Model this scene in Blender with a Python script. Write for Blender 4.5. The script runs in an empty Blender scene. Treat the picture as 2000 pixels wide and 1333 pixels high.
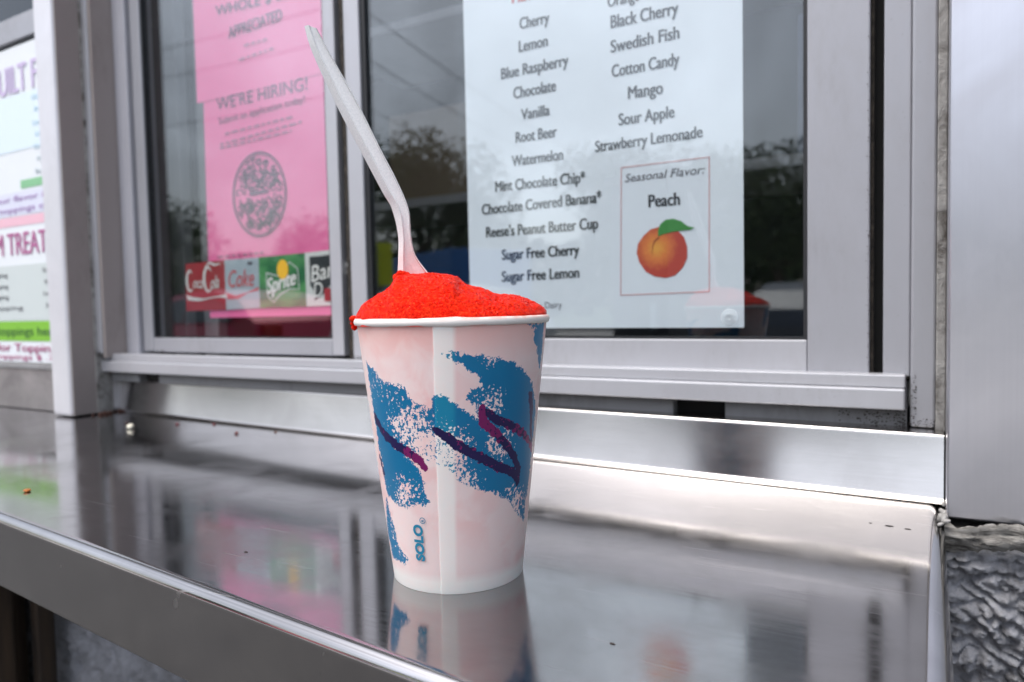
import bpy, bmesh, math, random
import numpy as np
from math import radians, sin, cos, pi, sqrt, atan2, hypot
from mathutils import Vector, Matrix, noise
random.seed(7)
SC = bpy.context.scene
COL = SC.collection

# ------------------------------------------------------------------ camera, sky, sun, exposure
cam_data = bpy.data.cameras.new('camera')
cam = bpy.data.objects.new('camera', cam_data)
COL.objects.link(cam)
cam_data.sensor_width = 36.0
cam_data.lens = 1400.0 / 2000.0 * 36.0
cam_data.clip_start = 0.02
cam_data.clip_end = 2000
YAW, PITCH, ROLL, EYE = radians(30.3), radians(2.8), radians(1.2), 0.123
F0 = Vector((-sin(YAW), cos(YAW), 0)); R0 = Vector((cos(YAW), sin(YAW), 0)); U0 = Vector((0, 0, 1))
Fv = F0 * cos(PITCH) - U0 * sin(PITCH); Uv = U0 * cos(PITCH) + F0 * sin(PITCH)
Rr = R0 * cos(ROLL) - Uv * sin(ROLL); Ur = Uv * cos(ROLL) + R0 * sin(ROLL)
M = Matrix((Rr, Ur, -Fv)).transposed().to_4x4()
M.translation = Vector((0, 0, EYE))
cam.matrix_world = M
cam_data.dof.use_dof = True
cam_data.dof.focus_distance = 0.315
cam_data.dof.aperture_fstop = 9.5
SC.camera = cam

world = bpy.data.worlds.new('World'); SC.world = world; world.use_nodes = True
wn = world.node_tree.nodes; wl = world.node_tree.links
bg = wn['Background']
sky = wn.new('ShaderNodeTexSky'); sky.sky_type = 'NISHITA'; sky.sun_disc = False
SUN_EL, SUN_AZ = radians(66), radians(-150)      # azimuth from +Y towards +X: behind the camera, to its left
sky.sun_elevation = SUN_EL; sky.sun_rotation = SUN_AZ
sky.air_density = 1.0; sky.dust_density = 4.0; sky.ozone_density = 2.0
hs = wn.new('ShaderNodeHueSaturation'); hs.inputs['Saturation'].default_value = 0.50
wl.new(sky.outputs[0], hs.inputs['Color']); # broken overcast: soft cloud brightness all round the sky
tcw = wn.new('ShaderNodeTexCoord'); cn = wn.new('ShaderNodeTexNoise'); cn.inputs['Scale'].default_value = 3.2; cn.inputs['Detail'].default_value = 6; cn.inputs['Distortion'].default_value = .5
cr_ = wn.new('ShaderNodeMapRange')
for i_, v_ in enumerate((.36, .64, .72, 1.34)): cr_.inputs[i_ + 1].default_value = v_
cm_ = wn.new('ShaderNodeVectorMath'); cm_.operation = 'SCALE'
wl.new(tcw.outputs['Generated'], cn.inputs['Vector']); wl.new(cn.outputs['Fac'], cr_.inputs[0]); wl.new(hs.outputs[0], cm_.inputs[0]); wl.new(cr_.outputs[0], cm_.inputs['Scale'])
wl.new(cm_.outputs[0], bg.inputs['Color'])
bg.inputs['Strength'].default_value = 0.15

sd = bpy.data.lights.new('sun', 'SUN'); sd.energy = 1.2; sd.angle = radians(36); sd.color = (1, .96, .9)
sun = bpy.data.objects.new('sun', sd); COL.objects.link(sun)
sv = Vector((sin(SUN_AZ) * cos(SUN_EL), cos(SUN_AZ) * cos(SUN_EL), sin(SUN_EL)))
sun.rotation_euler = sv.to_track_quat('Z', 'Y').to_euler()
sun.location = sv * 20
SC.view_settings.view_transform = 'Standard'; SC.view_settings.look = 'None'
SC.view_settings.exposure = 0.85; SC.view_settings.gamma = 1; SC.view_settings.use_curve_mapping = False
SC.cycles.max_bounces = 8; SC.cycles.transparent_max_bounces = 16; SC.cycles.glossy_bounces = 5
SC.cycles.caustics_reflective = False; SC.cycles.caustics_refractive = False
SC.cycles.use_denoising = True

# ---- traced sizes (metres): text runs, label outlines, cup print (angle, height)
MENU = [('Orange', -0.21908, -0.19351, 0.35447, 0.35373, 0.00809, 1), ('Cherry', -0.29816, -0.27075, 0.35413, 0.35333, 0.00908, 0), ('Lemon', -0.29934, -0.27254, 0.33544, 0.33521, 0.00912, 0),
 ('Blue Raspberry', -0.31713, -0.25409, 0.31595, 0.31614, 0.00914, 0), ('Chocolate', -0.30546, -0.26579, 0.29774, 0.2979, 0.00918, 0), ('Vanilla', -0.29844, -0.27181, 0.27917, 0.27925, 0.00878, 0),
 ('Root Beer', -0.3041, -0.26559, 0.26076, 0.26093, 0.00881, 0), ('Watermelon', -0.30832, -0.26037, 0.24155, 0.24163, 0.00884, 0),
 ('Mint Chocolate Chip*', -0.3254, -0.24106, 0.22184, 0.22097, 0.00886, 0), ('Chocolate Covered Banana*', -0.33962, -0.22709, 0.20296, 0.20417, 0.00887, 0),
 ("Reese's Peanut Butter Cup", -0.33586, -0.23035, 0.18319, 0.18334, 0.00891, 0), ('Sugar Free Cherry', -0.32023, -0.2473, 0.16275, 0.16345, 0.00874, 0),
 ('Sugar Free Lemon', -0.3207, -0.24763, 0.14383, 0.14503, 0.00877, 0), ('*Contains Dairy', -0.31128, -0.26365, 0.11948, 0.12088, 0.00518, 2),
 ('Black Cherry', -0.21676, -0.16341, 0.33792, 0.33682, 0.0095, 0), ('Swedish Fish', -0.21705, -0.16281, 0.31896, 0.31916, 0.00916, 0),
 ('Cotton Candy', -0.21647, -0.16299, 0.30016, 0.29975, 0.00919, 0), ('Mango', -0.20318, -0.17579, 0.28125, 0.28083, 0.00922, 0), ('Sour Apple', -0.21127, -0.16708, 0.2621, 0.26181, 0.00887, 0),
 ('Strawberry Lemonade', -0.23148, -0.14608, 0.24398, 0.24436, 0.0085, 0), ('Seasonal Flavor:', -0.2068, -0.14436, 0.21765, 0.21766, 0.00615, 3),
 ('Peach', -0.18768, -0.16361, 0.1967, 0.19633, 0.00926, 4), ('Flavors', -0.30504, -0.26891, 0.37705, 0.37459, 0.00988, 5)]
MENU_BOX = [(-0.20983, 0.22924), (-0.14108, 0.2292), (-0.14181, 0.13056), (-0.21168, 0.1297)]
MENU_PAPER = [(-0.3543, 0.15017), (-0.11717, 0.1039), (-0.35332, 0.3906), (-0.11565, 0.33633)]
PEACH = [(-0.1779, 0.16205), (-0.19847, 0.1632), (-0.17768, 0.18226)]
LEAF = [(-0.18059, 0.1739), (-0.18053, 0.17858), (-0.17866, 0.18311), (-0.1744, 0.18604), (-0.16842, 0.18638), (-0.16253, 0.18419), (-0.1573, 0.17979), (-0.15233, 0.17862), (-0.15558, 0.17715),
 (-0.1626, 0.17696), (-0.16971, 0.17642), (-0.17572, 0.17532)]
PEACHO = [(-0.18051, 0.18091), (-0.18664, 0.1796), (-0.19226, 0.17527), (-0.19696, 0.16906), (-0.19805, 0.16198), (-0.19589, 0.15473), (-0.19074, 0.14737), (-0.18338, 0.14329), (-0.17488, 0.14179),
 (-0.16766, 0.14349), (-0.16169, 0.14903), (-0.1581, 0.15634), (-0.15803, 0.16437), (-0.1603, 0.17198), (-0.16496, 0.17689), (-0.17207, 0.17971)]
STICK = [(-0.12626, 0.11143), (-0.13218, 0.11149)]
PINKT = [('WHOLE $ BILLS', -0.69095, -0.55068, 0.45319, 0.44519, 0.01054, 0), ('APPRECIATED', -0.67118, -0.5873, 0.4245, 0.42646, 0.01172, 0),
 ("WE'RE HIRING!", -0.69651, -0.55457, 0.35028, 0.34979, 0.0129, 1), ('Submit an application today!', -0.69398, -0.55883, 0.33453, 0.3375, 0.00701, 0)]
PINKLINES = [(-0.64679, 0.41191, -0.60899, 0.4114), (-0.65589, 0.39828, -0.60177, 0.40037), (-0.68426, 0.32237, -0.57506, 0.32533), (-0.69364, 0.31167, -0.5642, 0.31847), (-0.69388, 0.3077, -0.57955, 0.31117),
 (-0.7059, 0.18572, -0.62922, 0.18674)]
PINKC = [(-0.63302, 0.25029), (-0.67474, 0.25144), (-0.63052, 0.29523)]
PINKA = [(-0.72978, 0.36352), (-0.52462, 0.36252), (-0.5242, 0.43302), (-0.7312, 0.48029)]
PINKB = [(-0.72384, 0.11608), (-0.53137, 0.11953), (-0.52589, 0.36529), (-0.71432, 0.36394)]
COKE = [(-0.76478, 0.12505), (-0.6931, 0.12518), (-0.63696, 0.12657), (-0.56573, 0.127), (-0.5131, 0.12762), (-0.7629, 0.18073), (-0.69314, 0.18205), (-0.63633, 0.18198), (-0.56597, 0.18311),
 (-0.51062, 0.18466)]
SPR_BORDER = [(-0.62498, 0.16449), (-0.60606, 0.16032), (-0.58843, 0.17474), (-0.577, 0.1671), (-0.57573, 0.14537), (-0.58989, 0.14622), (-0.60468, 0.14028), (-0.61491, 0.1324), (-0.62387, 0.13905)]
LEMON = [(-0.59902, 0.16723), (-0.60764, 0.16506), (-0.59689, 0.17347)]
COLA_SW = [(-0.76309, 0.14439), (-0.75297, 0.14132), (-0.73141, 0.13896), (-0.71012, 0.14119), (-0.69075, 0.14296), (-0.69102, 0.13847), (-0.70601, 0.14018), (-0.72007, 0.13888), (-0.7402, 0.13638),
 (-0.76057, 0.13775)]
COKE_SW = [(-0.69197, 0.14524), (-0.67604, 0.14124), (-0.65609, 0.14425), (-0.6384, 0.14985), (-0.63798, 0.14593), (-0.65614, 0.14337), (-0.67093, 0.13756), (-0.68975, 0.13709)]
COLA_T = [(-0.76215, 0.14718), (-0.70143, 0.14731), (-0.76095, 0.16495)]
COKE_T = [(-0.6869, 0.15048), (-0.64473, 0.15092), (-0.68603, 0.16477)]
SPR_T = [(-0.62324, 0.13904), (-0.57904, 0.14965), (-0.59895, 0.15708)]
BARQ = [(-0.55904, 0.17864), (-0.5443, 0.17868), (-0.52871, 0.17947), (-0.51679, 0.17802), (-0.51785, 0.15407), (-0.53006, 0.14967), (-0.53937, 0.14022), (-0.55322, 0.13318), (-0.55499, 0.14393),
 (-0.55932, 0.14901), (-0.55885, 0.15889)]
BARQ_RED = [(-0.53914, 0.1451), (-0.52922, 0.13184)]
BARQ_T = [(-0.55684, 0.15305), (-0.52984, 0.15452), (-0.55409, 0.13897), (-0.5416, 0.14028)]
CRUMB = [(-0.7399, 0.4519), (-0.7785, 0.4715), (-0.7157, 0.4908), (-0.6765, 0.5075), (-0.6032, 0.4782), (-0.5727, 0.501), (-0.5461, 0.2566)]
MARKS = [(-0.0184, 0.4312), (-0.0097, 0.4296), (-0.0277, 0.4327), (-0.0987, 0.2364), (-0.3018, 0.242)]
WEEP = [(-0.16323, 0.04547), (-0.12568, 0.04562), (-0.82371, 0.0496), (-0.78656, 0.04951)]
LOWER = [(-1.0544, -0.26774), (-0.89472, -0.26051), (-0.90032, -0.32063), (-0.87198, -0.31347), (-0.7808, -0.27097), (-0.69756, -0.26939)]
SPOON = [((-0.06345, 0.25095), (-0.06081, 0.2506), (-0.05769, 0.2494)), ((-0.06034, 0.2393), (-0.05745, 0.24013), (-0.05248, 0.23914)), ((-0.04968, 0.21443), (-0.04659, 0.21621), (-0.04051, 0.21654)),
 ((-0.03869, 0.19226), (-0.03559, 0.19405), (-0.0313, 0.19674)), ((-0.03073, 0.1763), (-0.02808, 0.17858), (-0.024, 0.18175)), ((-0.02672, 0.16876), (-0.02276, 0.16775), (-0.01897, 0.1686)),
 ((-0.02425, 0.15679), (-0.02142, 0.15673), (-0.01824, 0.15667)), ((-0.02457, 0.14554), (-0.02173, 0.14595), (-0.01627, 0.14701)), ((-0.02533, 0.13544), (-0.02203, 0.13537), (-0.00924, 0.13628))]
TEAL = [[(-1.0733, 0.10047), (-0.8097, 0.09442), (-0.6695, 0.09144), (-0.4534, 0.08964), (-0.3328, 0.08439), (-0.1675, 0.08168), (-0.137, 0.08769), (-0.0213, 0.08721), (0.0806, 0.08325), (0.2236, 0.07913),
  (0.3525, 0.07577), (0.3059, 0.08175), (0.2085, 0.08562), (0.2513, 0.08896), (0.3867, 0.08972), (0.3307, 0.09391), (0.2259, 0.09751), (0.1158, 0.10062), (-0.0254, 0.10413), (0.0784, 0.10466),
  (0.376, 0.10252), (0.6422, 0.10064), (0.8002, 0.09759), (0.9669, 0.09326), (1.0978, 0.08869), (1.2578, 0.07875), (1.2886, 0.05287), (1.1838, 0.02665), (0.9164, 0.03258), (0.7332, 0.03976),
  (0.5469, 0.04435), (0.3122, 0.04655), (0.0991, 0.04935), (0.0137, 0.0539), (-0.1589, 0.05769), (-0.293, 0.05821), (-0.4995, 0.06327), (-0.3833, 0.0558), (-0.3304, 0.05035), (-0.2668, 0.04037),
  (-0.428, 0.03994), (-0.5537, 0.03715), (-0.7813, 0.03817), (-0.9888, 0.04136), (-1.0537, 0.06755)],
 [(0.8584, 0.11553), (1.2867, 0.11496), (1.323, 0.10158), (1.2908, 0.09247), (1.1653, 0.10204), (1.0318, 0.10909), (1.0484, 0.11305)],
 [(-1.0541, 0.03852), (-0.9343, 0.02893), (-0.8764, 0.01883), (-0.6579, 0.01341), (-0.7841, 0.01037), (-1.1459, 0.0109), (-1.2963, 0.02091)]]
PURP = [[(-1.0348, 0.07567, 0.00118, 0), (-0.8419, 0.06864, 0.00165, 0), (-0.6459, 0.06499, 0.00165, 0.1), (-0.4674, 0.06225, 0.00177, 0.8), (-0.3548, 0.0592, 0.00165, 1), (-0.2846, 0.05623, 0.00094, 1)],
 [(-0.1364, 0.0726, 0.00094, 0), (-0.0277, 0.06996, 0.00153, 0), (0.0808, 0.06636, 0.00177, 0.2), (0.3094, 0.06101, 0.00177, 0.2), (0.5689, 0.05548, 0.00165, 0.2), (0.8601, 0.05031, 0.00153, 0),
  (0.9251, 0.0457, 0.00094, 0)],
 [(0.3735, 0.08092, 0.00118, 0.8), (0.3934, 0.07499, 0.00189, 1), (0.4991, 0.07133, 0.00153, 0.8), (0.6622, 0.06505, 0.00153, 0.4), (0.8193, 0.05854, 0.00153, 0.1), (0.9351, 0.05206, 0.0013, 0),
  (0.9268, 0.04523, 0.00094, 0)],
 [(0.4205, 0.07926, 0.00118, 0.3), (0.5136, 0.0761, 0.00165, 0.1), (0.7631, 0.07189, 0.00153, 0.5), (0.9534, 0.06791, 0.00153, 0.6), (1.1535, 0.06273, 0.00118, 0.8), (1.2614, 0.05824, 0.00094, 0.9)],
 [(1.0701, 0.08383, 0.00165, 0), (1.1306, 0.07714, 0.00142, 0), (1.1563, 0.0701, 0.00094, 0), (1.2243, 0.06271, 0.00094, 0)], [(-1.0693, 0.05822, 0.00071, 0), (-1.0121, 0.05049, 0.00059, 0)]]
SPECK = [(-0.4348, 0.07336, 0.014159999999999999, 1), (-0.0342, 0.06385, 0.01298, 1.2), (0.4776, 0.08233, 0.00826, 0.9), (0.5924, 0.06429, 0.01062, 0.9), (-0.2644, 0.06597, 0.00944, 1.3),
 (-0.5237, 0.04524, 0.0070799999999999995, 0.8), (0.8345, 0.04247, 0.0059, 0.7), (0.464, 0.10064, 0.00472, 0.6), (-0.6822, 0.08483, 0.0059, 0.5), (-0.831, 0.02505, 0.0177, 0.45),
 (-0.8427, 0.0888, 0.00944, 0.5), (0.9571, 0.03689, 0.00826, 0.9), (0.1301, 0.05152, 0.00944, 0.9), (-0.6059, 0.04488, 0.00826, 1)]
SEAM = [(-0.1067, 0.11502), (0.1223, 0.11481), (-0.1753, 0.00259), (0.0678, 0.00493)]
SOLO = [(-0.4717, 0.01447), (-0.4183, 0.03086), (-0.3659, 0.02301), (-0.5185, 0.02237), (-0.3682, 0.03286)]
CUPC = (-0.1909, 0.2727, 0.03, 0.0437, 0.1185)
# ------------------------------------------------------------------ materials
def mat(name, color=(.5, .5, .5), rough=.5, metal=0.0, spec=.5, **kw):
    m = bpy.data.materials.new(name); m.use_nodes = True
    b = m.node_tree.nodes['Principled BSDF']
    b.inputs['Base Color'].default_value = (*color, 1)
    b.inputs['Roughness'].default_value = rough
    b.inputs['Metallic'].default_value = metal
    b.inputs['Specular IOR Level'].default_value = spec
    for k, v in kw.items(): b.inputs[k.replace('_', ' ')].default_value = v
    return m
class NT:
    def __init__(s, m): s.m = m; s.n = m.node_tree.nodes; s.l = m.node_tree.links; s.b = s.n['Principled BSDF']; s.tc = s.n.new('ShaderNodeTexCoord')
    def new(s, t, **kw):
        x = s.n.new(t)
        for k, v in kw.items(): setattr(x, k, v)
        return x
    def map(s, scale, rot=(0, 0, 0), src='Object'):
        x = s.new('ShaderNodeMapping'); x.inputs['Scale'].default_value = scale; x.inputs['Rotation'].default_value = rot
        s.l.new(s.tc.outputs[src], x.inputs[0]); return x.outputs[0]
    def noise(s, vec, scale=5, detail=3, rough=.5, dist=0):
        x = s.new('ShaderNodeTexNoise'); x.inputs['Scale'].default_value = scale; x.inputs['Detail'].default_value = detail
        x.inputs['Roughness'].default_value = rough; x.inputs['Distortion'].default_value = dist
        s.l.new(vec, x.inputs['Vector']); return x.outputs['Fac']
    def ramp(s, fac, *stops):
        x = s.new('ShaderNodeValToRGB'); e = x.color_ramp.elements
        for i, (p, c) in enumerate(stops):
            if i > 1: e.new(p)
            e[i].position = p; e[i].color = (*c, 1) if len(c) == 3 else c
        s.l.new(fac, x.inputs[0]); return x.outputs[0]
    def rng(s, v, a, b, c, d):
        x = s.new('ShaderNodeMapRange'); s.l.new(v, x.inputs[0])
        for i, q in enumerate((a, b, c, d)): x.inputs[i + 1].default_value = q
        return x.outputs[0]
    def math(s, op, a, b=None, clamp=False):
        x = s.new('ShaderNodeMath', operation=op); x.use_clamp = clamp
        for i, q in enumerate((a, b)):
            if q is None: continue
            if isinstance(q, (int, float)): x.inputs[i].default_value = q
            else: s.l.new(q, x.inputs[i])
        return x.outputs[0]
    def mix(s, f, a, b, blend='MIX'):
        x = s.new('ShaderNodeMix', data_type='RGBA', blend_type=blend)
        for q, i in ((f, 0), (a, 6), (b, 7)):
            if isinstance(q, (int, float)): x.inputs[i].default_value = q
            elif isinstance(q, tuple): x.inputs[i].default_value = (*q, 1)
            else: s.l.new(q, x.inputs[i])
        return x.outputs[2]
    def attr(s, name): x = s.new('ShaderNodeAttribute'); x.attribute_name = name; return x.outputs['Fac']
    def bump(s, h, strength=.3, dist=.001):
        x = s.new('ShaderNodeBump'); x.inputs['Strength'].default_value = strength; x.inputs['Distance'].default_value = dist
        s.l.new(h, x.inputs['Height']); s.l.new(x.outputs[0], s.b.inputs['Normal']); return x
    def to(s, out, name): s.l.new(out, s.b.inputs[name])

def steel(name, base, rough, brush, bump=.05, smudge=.1, blotch=(.8, 1.0), rv=.05):
    m = mat(name, base, rough, 1.0); t = NT(m)
    st = t.noise(t.map(brush), 1, 2, .6)
    sm = t.noise(t.map((14, 14, 14)), 1, 4, .6, .6)
    fine = t.noise(t.map((900, 900, 900)), 1, 2)
    r = t.math('ADD', t.rng(st, .3, .7, rough - rv * .8, rough + rv * 1.2), t.rng(sm, .45, .7, 0, smudge))
    t.to(r, 'Roughness')
    c = t.mix(t.rng(sm, .35, .7, 0, 1), tuple(x * blotch[1] for x in base), tuple(x * blotch[0] for x in base))
    c = t.mix(t.rng(st, .2, .8, .0, .10), c, tuple(x * .6 for x in base))
    t.to(c, 'Base Color')
    t.bump(t.math('ADD', st, t.math('MULTIPLY', fine, .12)), bump, .0006)
    return m
M_counter = steel('brushed_steel_counter', (.49, .475, .475), .09, (9, 1100, 300), .005, .09, (.82, 1), .03)
t = NT(M_counter)      # rubbed streaks, dust and pale dried drips
rl = M_counter.node_tree; old = [l for l in rl.links if l.to_socket == t.b.inputs['Roughness']][0].from_socket
oc = [l for l in rl.links if l.to_socket == t.b.inputs['Base Color']][0].from_socket
sc1 = t.rng(t.noise(t.map((16, 1500, 100), (0, 0, .12)), 1, 1), .71, .78, 0, .2); sc2 = t.rng(t.noise(t.map((1300, 26, 100), (0, 0, .5)), 1, 1), .80, .84, 0, .12)
drip = t.rng(t.noise(t.map((32, 44, 30)), 1, 2, .5, .3), .68, .74, 0, .05); ring = t.rng(t.noise(t.map((6, 9, 6)), 1, 6, .7, .6), .5, .66, 0, .06)
t.to(t.math('ADD', t.math('ADD', t.math('ADD', old, sc1), sc2), t.math('ADD', drip, ring)), 'Roughness')
dust = t.rng(t.noise(t.map((650, 650, 650)), 1, 1), .79, .82, 0, .7)
t.to(t.mix(dust, oc, (.25, .23, .22)), 'Base Color')
M_upstand = steel('brushed_steel_backsplash', (.62, .595, .58), .17, (8, 500, 900), .002, .05, (.88, 1), .015)
M_panel = steel('brushed_aluminium_panel', (.60, .60, .645), .30, (520, 400, 5), .002, .07, (.9, 1), .02)
M_post = steel('brushed_post_steel', (.78, .78, .82), .5, (900, 900, 7), .03, .1, (.9, 1)); M_post.node_tree.nodes['Principled BSDF'].inputs['Metallic'].default_value = .5
M_dullsteel = steel('dull_soiled_steel', (.50, .47, .47), .38, (500, 500, 8), .06, .12, (.6, 1))

def painted(name, base, rough=.42, grime=.35, dirt=(.16, .14, .12), metal=.0):
    m = mat(name, base, rough, metal); t = NT(m)
    a = t.noise(t.map((9, 9, 5)), 1, 5, .62, .4); b = t.noise(t.map((160, 160, 60)), 1, 3, .6)
    v = t.math('MULTIPLY', t.rng(a, .48, .75, 0, 1), t.rng(b, .35, .7, .2, 1))
    spots = t.rng(t.noise(t.map((420, 420, 420)), 1, 1), .74, .78, 0, .5)
    f = t.math('ADD', t.math('MULTIPLY', v, grime), t.math('MULTIPLY', spots, grime), True)
    t.to(t.mix(f, base, dirt), 'Base Color')
    t.to(t.rng(b, .2, .8, rough - .06, rough + .1), 'Roughness')
    t.bump(b, .08, .0004)
    return m
M_alu = painted('painted_aluminium_frame', (.39, .395, .43), .36, .3, metal=.25)
M_alu_bright = painted('bright_aluminium_sill', (.49, .495, .53), .33, .25, metal=.3)
M_alu_left = painted('greyer_aluminium_frame', (.42, .42, .465), .42, .3)
M_jamb = painted('grey_brown_soiled_jamb', (.34, .30, .29), .6, .5, (.12, .10, .085))
M_subsill = painted('grey_soiled_metal', (.30, .30, .31), .55, .6, (.05, .045, .04))
M_black = mat('black_rubber_gasket', (.012, .013, .016), .5)
M_void = mat('dark_hollow', (.006, .006, .006), .9)
M_caulk = mat('dirty_grey_caulk', (.33, .32, .31), .8)
t = NT(M_caulk); n = t.noise(t.map((90, 90, 70)), 1, 5, .65, .5)
t.to(t.ramp(n, (.32, (.08, .07, .06)), (.5, (.32, .31, .30)), (.75, (.45, .44, .43))), 'Base Color'); t.bump(n, .6, .003)
M_brush = mat('brown_black_weather_pile', (.03, .025, .02), .95)
t = NT(M_brush); n = t.noise(t.map((300, 300, 160)), 1, 4, .7)
t.to(t.ramp(n, (.35, (.008, .007, .006)), (.62, (.05, .04, .032)), (.8, (.14, .12, .10))), 'Base Color'); t.bump(n, .9, .002)

def glass(name, ior, tint):
    m = bpy.data.materials.new(name); m.use_nodes = True; nt = m.node_tree; nt.nodes.clear()
    o = nt.nodes.new('ShaderNodeOutputMaterial'); mx = nt.nodes.new('ShaderNodeMixShader')
    tr = nt.nodes.new('ShaderNodeBsdfTransparent'); gl = nt.nodes.new('ShaderNodeBsdfGlossy'); fr = nt.nodes.new('ShaderNodeFresnel')
    tr.inputs[0].default_value = (*tint, 1); gl.inputs['Roughness'].default_value = .015; fr.inputs[0].default_value = ior
    gl.inputs[0].default_value = (.94, .98, 1, 1)
    ge = nt.nodes.new('ShaderNodeNewGeometry'); mr = nt.nodes.new('ShaderNodeMapRange')   # same reflectance from either face of the pane
    mr.inputs[3].default_value = ior; mr.inputs[4].default_value = 1 / ior
    nt.links.new(ge.outputs['Backfacing'], mr.inputs[0]); nt.links.new(mr.outputs[0], fr.inputs[0])
    nt.links.new(fr.outputs[0], mx.inputs[0]); nt.links.new(tr.outputs[0], mx.inputs[1]); nt.links.new(gl.outputs[0], mx.inputs[2]); nt.links.new(mx.outputs[0], o.inputs[0])
    return m
M_glass = glass('window_glass', 1.82, (.965, .98, .985))
M_clearfilm = glass('clear_plastic_film', 1.25, (.97, .985, 1))

def paper(name, base, var=.04):
    m = mat(name, base, .6, 0, .3); t = NT(m)
    n = t.noise(t.map((9, 9, 9)), 1, 3)
    t.to(t.mix(t.rng(n, .3, .7, 0, 1), base, tuple(x * (1 - var) for x in base)), 'Base Color'); t.bump(n, .15, .004)
    return m
M_white_paper = paper('white_menu_paper', (.85, .91, .96))
M_pink_paper = paper('pink_notice_paper', (.96, .19, .42))
M_ink = mat('black_ink', (.02, .025, .03), .6)
M_ink_grey = mat('grey_ink', (.10, .10, .12), .6)
M_ink_purple = mat('purple_black_ink', (.13, .03, .09), .6)
M_ink_red = mat('red_ink', (.62, .10, .12), .6)
M_ink_rose = mat('pale_red_ink', (.72, .36, .36), .6)
M_ink_white = mat('white_print', (.75, .76, .72), .6)
M_cola_red = mat('cola_red_print', (.36, .018, .03), .45)
M_silver = mat('silver_grey_print', (.42, .50, .54), .45)
M_green = mat('green_print', (.02, .22, .075), .45)
t = NT(M_green); n = t.noise(t.map((30, 30, 60)), 1, 3)
t.to(t.ramp(n, (.38, (.01, .15, .05)), (.62, (.08, .33, .10))), 'Base Color')
M_lightgreen = mat('pale_green_print', (.25, .55, .30), .5)
M_yellow = mat('lemon_yellow_print', (.85, .48, .02), .5)
M_purple = mat('violet_print', (.38, .22, .50), .6)
M_magenta = mat('magenta_print', (.42, .06, .20), .6)
M_blueprint = mat('pale_blue_print', (.45, .66, .78), .6)
M_lime = mat('lime_green_print', (.22, .52, .04), .6)
M_palepink = mat('pale_pink_print', (.85, .52, .62), .6)
M_dkgreen = mat('dark_green_ink', (.03, .12, .03), .6)

# ------------------------------------------------------------------ mesh helpers
def obj(name, bm, m=None, parent=None, smooth=False, bevel=0):
    if isinstance(bm, bmesh.types.BMesh):
        if bevel > 0:
            bmesh.ops.bevel(bm, geom=list(bm.edges), offset=bevel, segments=2, affect='EDGES', profile=.5)
        me = bpy.data.meshes.new(name); bm.to_mesh(me); bm.free()
    else:
        me = bm
    if smooth:
        for p in me.polygons: p.use_smooth = True
    if m: me.materials.append(m) if not me.materials else None
    o = bpy.data.objects.new(name, me); COL.objects.link(o)
    if parent: o.parent = parent
    return o
def tag(o, label, cat, group=None):
    o['label'] = label; o['category'] = cat
    if group: o['group'] = group
    return o
def struct(o): o['kind'] = 'structure'; return o
def empty(name, label, cat, loc=(0, 0, 0), group=None):
    o = bpy.data.objects.new(name, None); COL.objects.link(o); o.location = loc; o.empty_display_size = .05
    return tag(o, label, cat, group)
def bx(x0, x1, y0, y1, z0, z1, bm=None):
    bm = bm or bmesh.new()
    v = [bm.verts.new((x, y, z)) for x in (x0, x1) for y in (y0, y1) for z in (z0, z1)]
    for f in ((0, 1, 3, 2), (4, 6, 7, 5), (0, 4, 5, 1), (2, 3, 7, 6), (0, 2, 6, 4), (1, 5, 7, 3)): bm.faces.new([v[i] for i in f])
    return bm
def box(name, x0, x1, y0, y1, z0, z1, m, parent=None, bevel=.0006):
    bm = bx(x0, x1, y0, y1, z0, z1); bmesh.ops.recalc_face_normals(bm, faces=bm.faces)
    return obj(name, bm, m, parent, bevel=bevel)
def mesh_pydata(name, V, Fc):
    me = bpy.data.meshes.new(name); me.from_pydata([tuple(v) for v in V], [], Fc); me.update(); return me
def flat_poly(pts, y, bm=None):
    bm = bm or bmesh.new()
    vs = [bm.verts.new((p[0], y, p[1])) for p in pts]
    f = bm.faces.new(vs); bmesh.ops.triangulate(bm, faces=[f]); return bm
def face_out(bm):        # printed shapes face the street (-Y)
    for f in bm.faces:
        f.normal_update()
        if f.normal.y > 0: f.normal_flip()
    return bm
def tube(pts, rad, seg=10, bm=None, cap=True):
    bm = bm or bmesh.new(); rings = []
    n = len(pts)
    for i, p in enumerate(pts):
        p = Vector(p); a = Vector(pts[max(i - 1, 0)]); b = Vector(pts[min(i + 1, n - 1)])
        d = (b - a).normalized(); up = Vector((0, 0, 1)) if abs(d.z) < .9 else Vector((1, 0, 0))
        s = d.cross(up).normalized(); u = s.cross(d); r = rad[i] if isinstance(rad, (list, tuple)) else rad
        rings.append([bm.verts.new(p + (s * cos(2 * pi * k / seg) + u * sin(2 * pi * k / seg)) * r) for k in range(seg)])
    for A, B in zip(rings, rings[1:]):
        for k in range(seg): bm.faces.new((A[k], A[(k + 1) % seg], B[(k + 1) % seg], B[k]))
    if cap: bm.faces.new(list(reversed(rings[0]))); bm.faces.new(rings[-1])
    return bm

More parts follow.
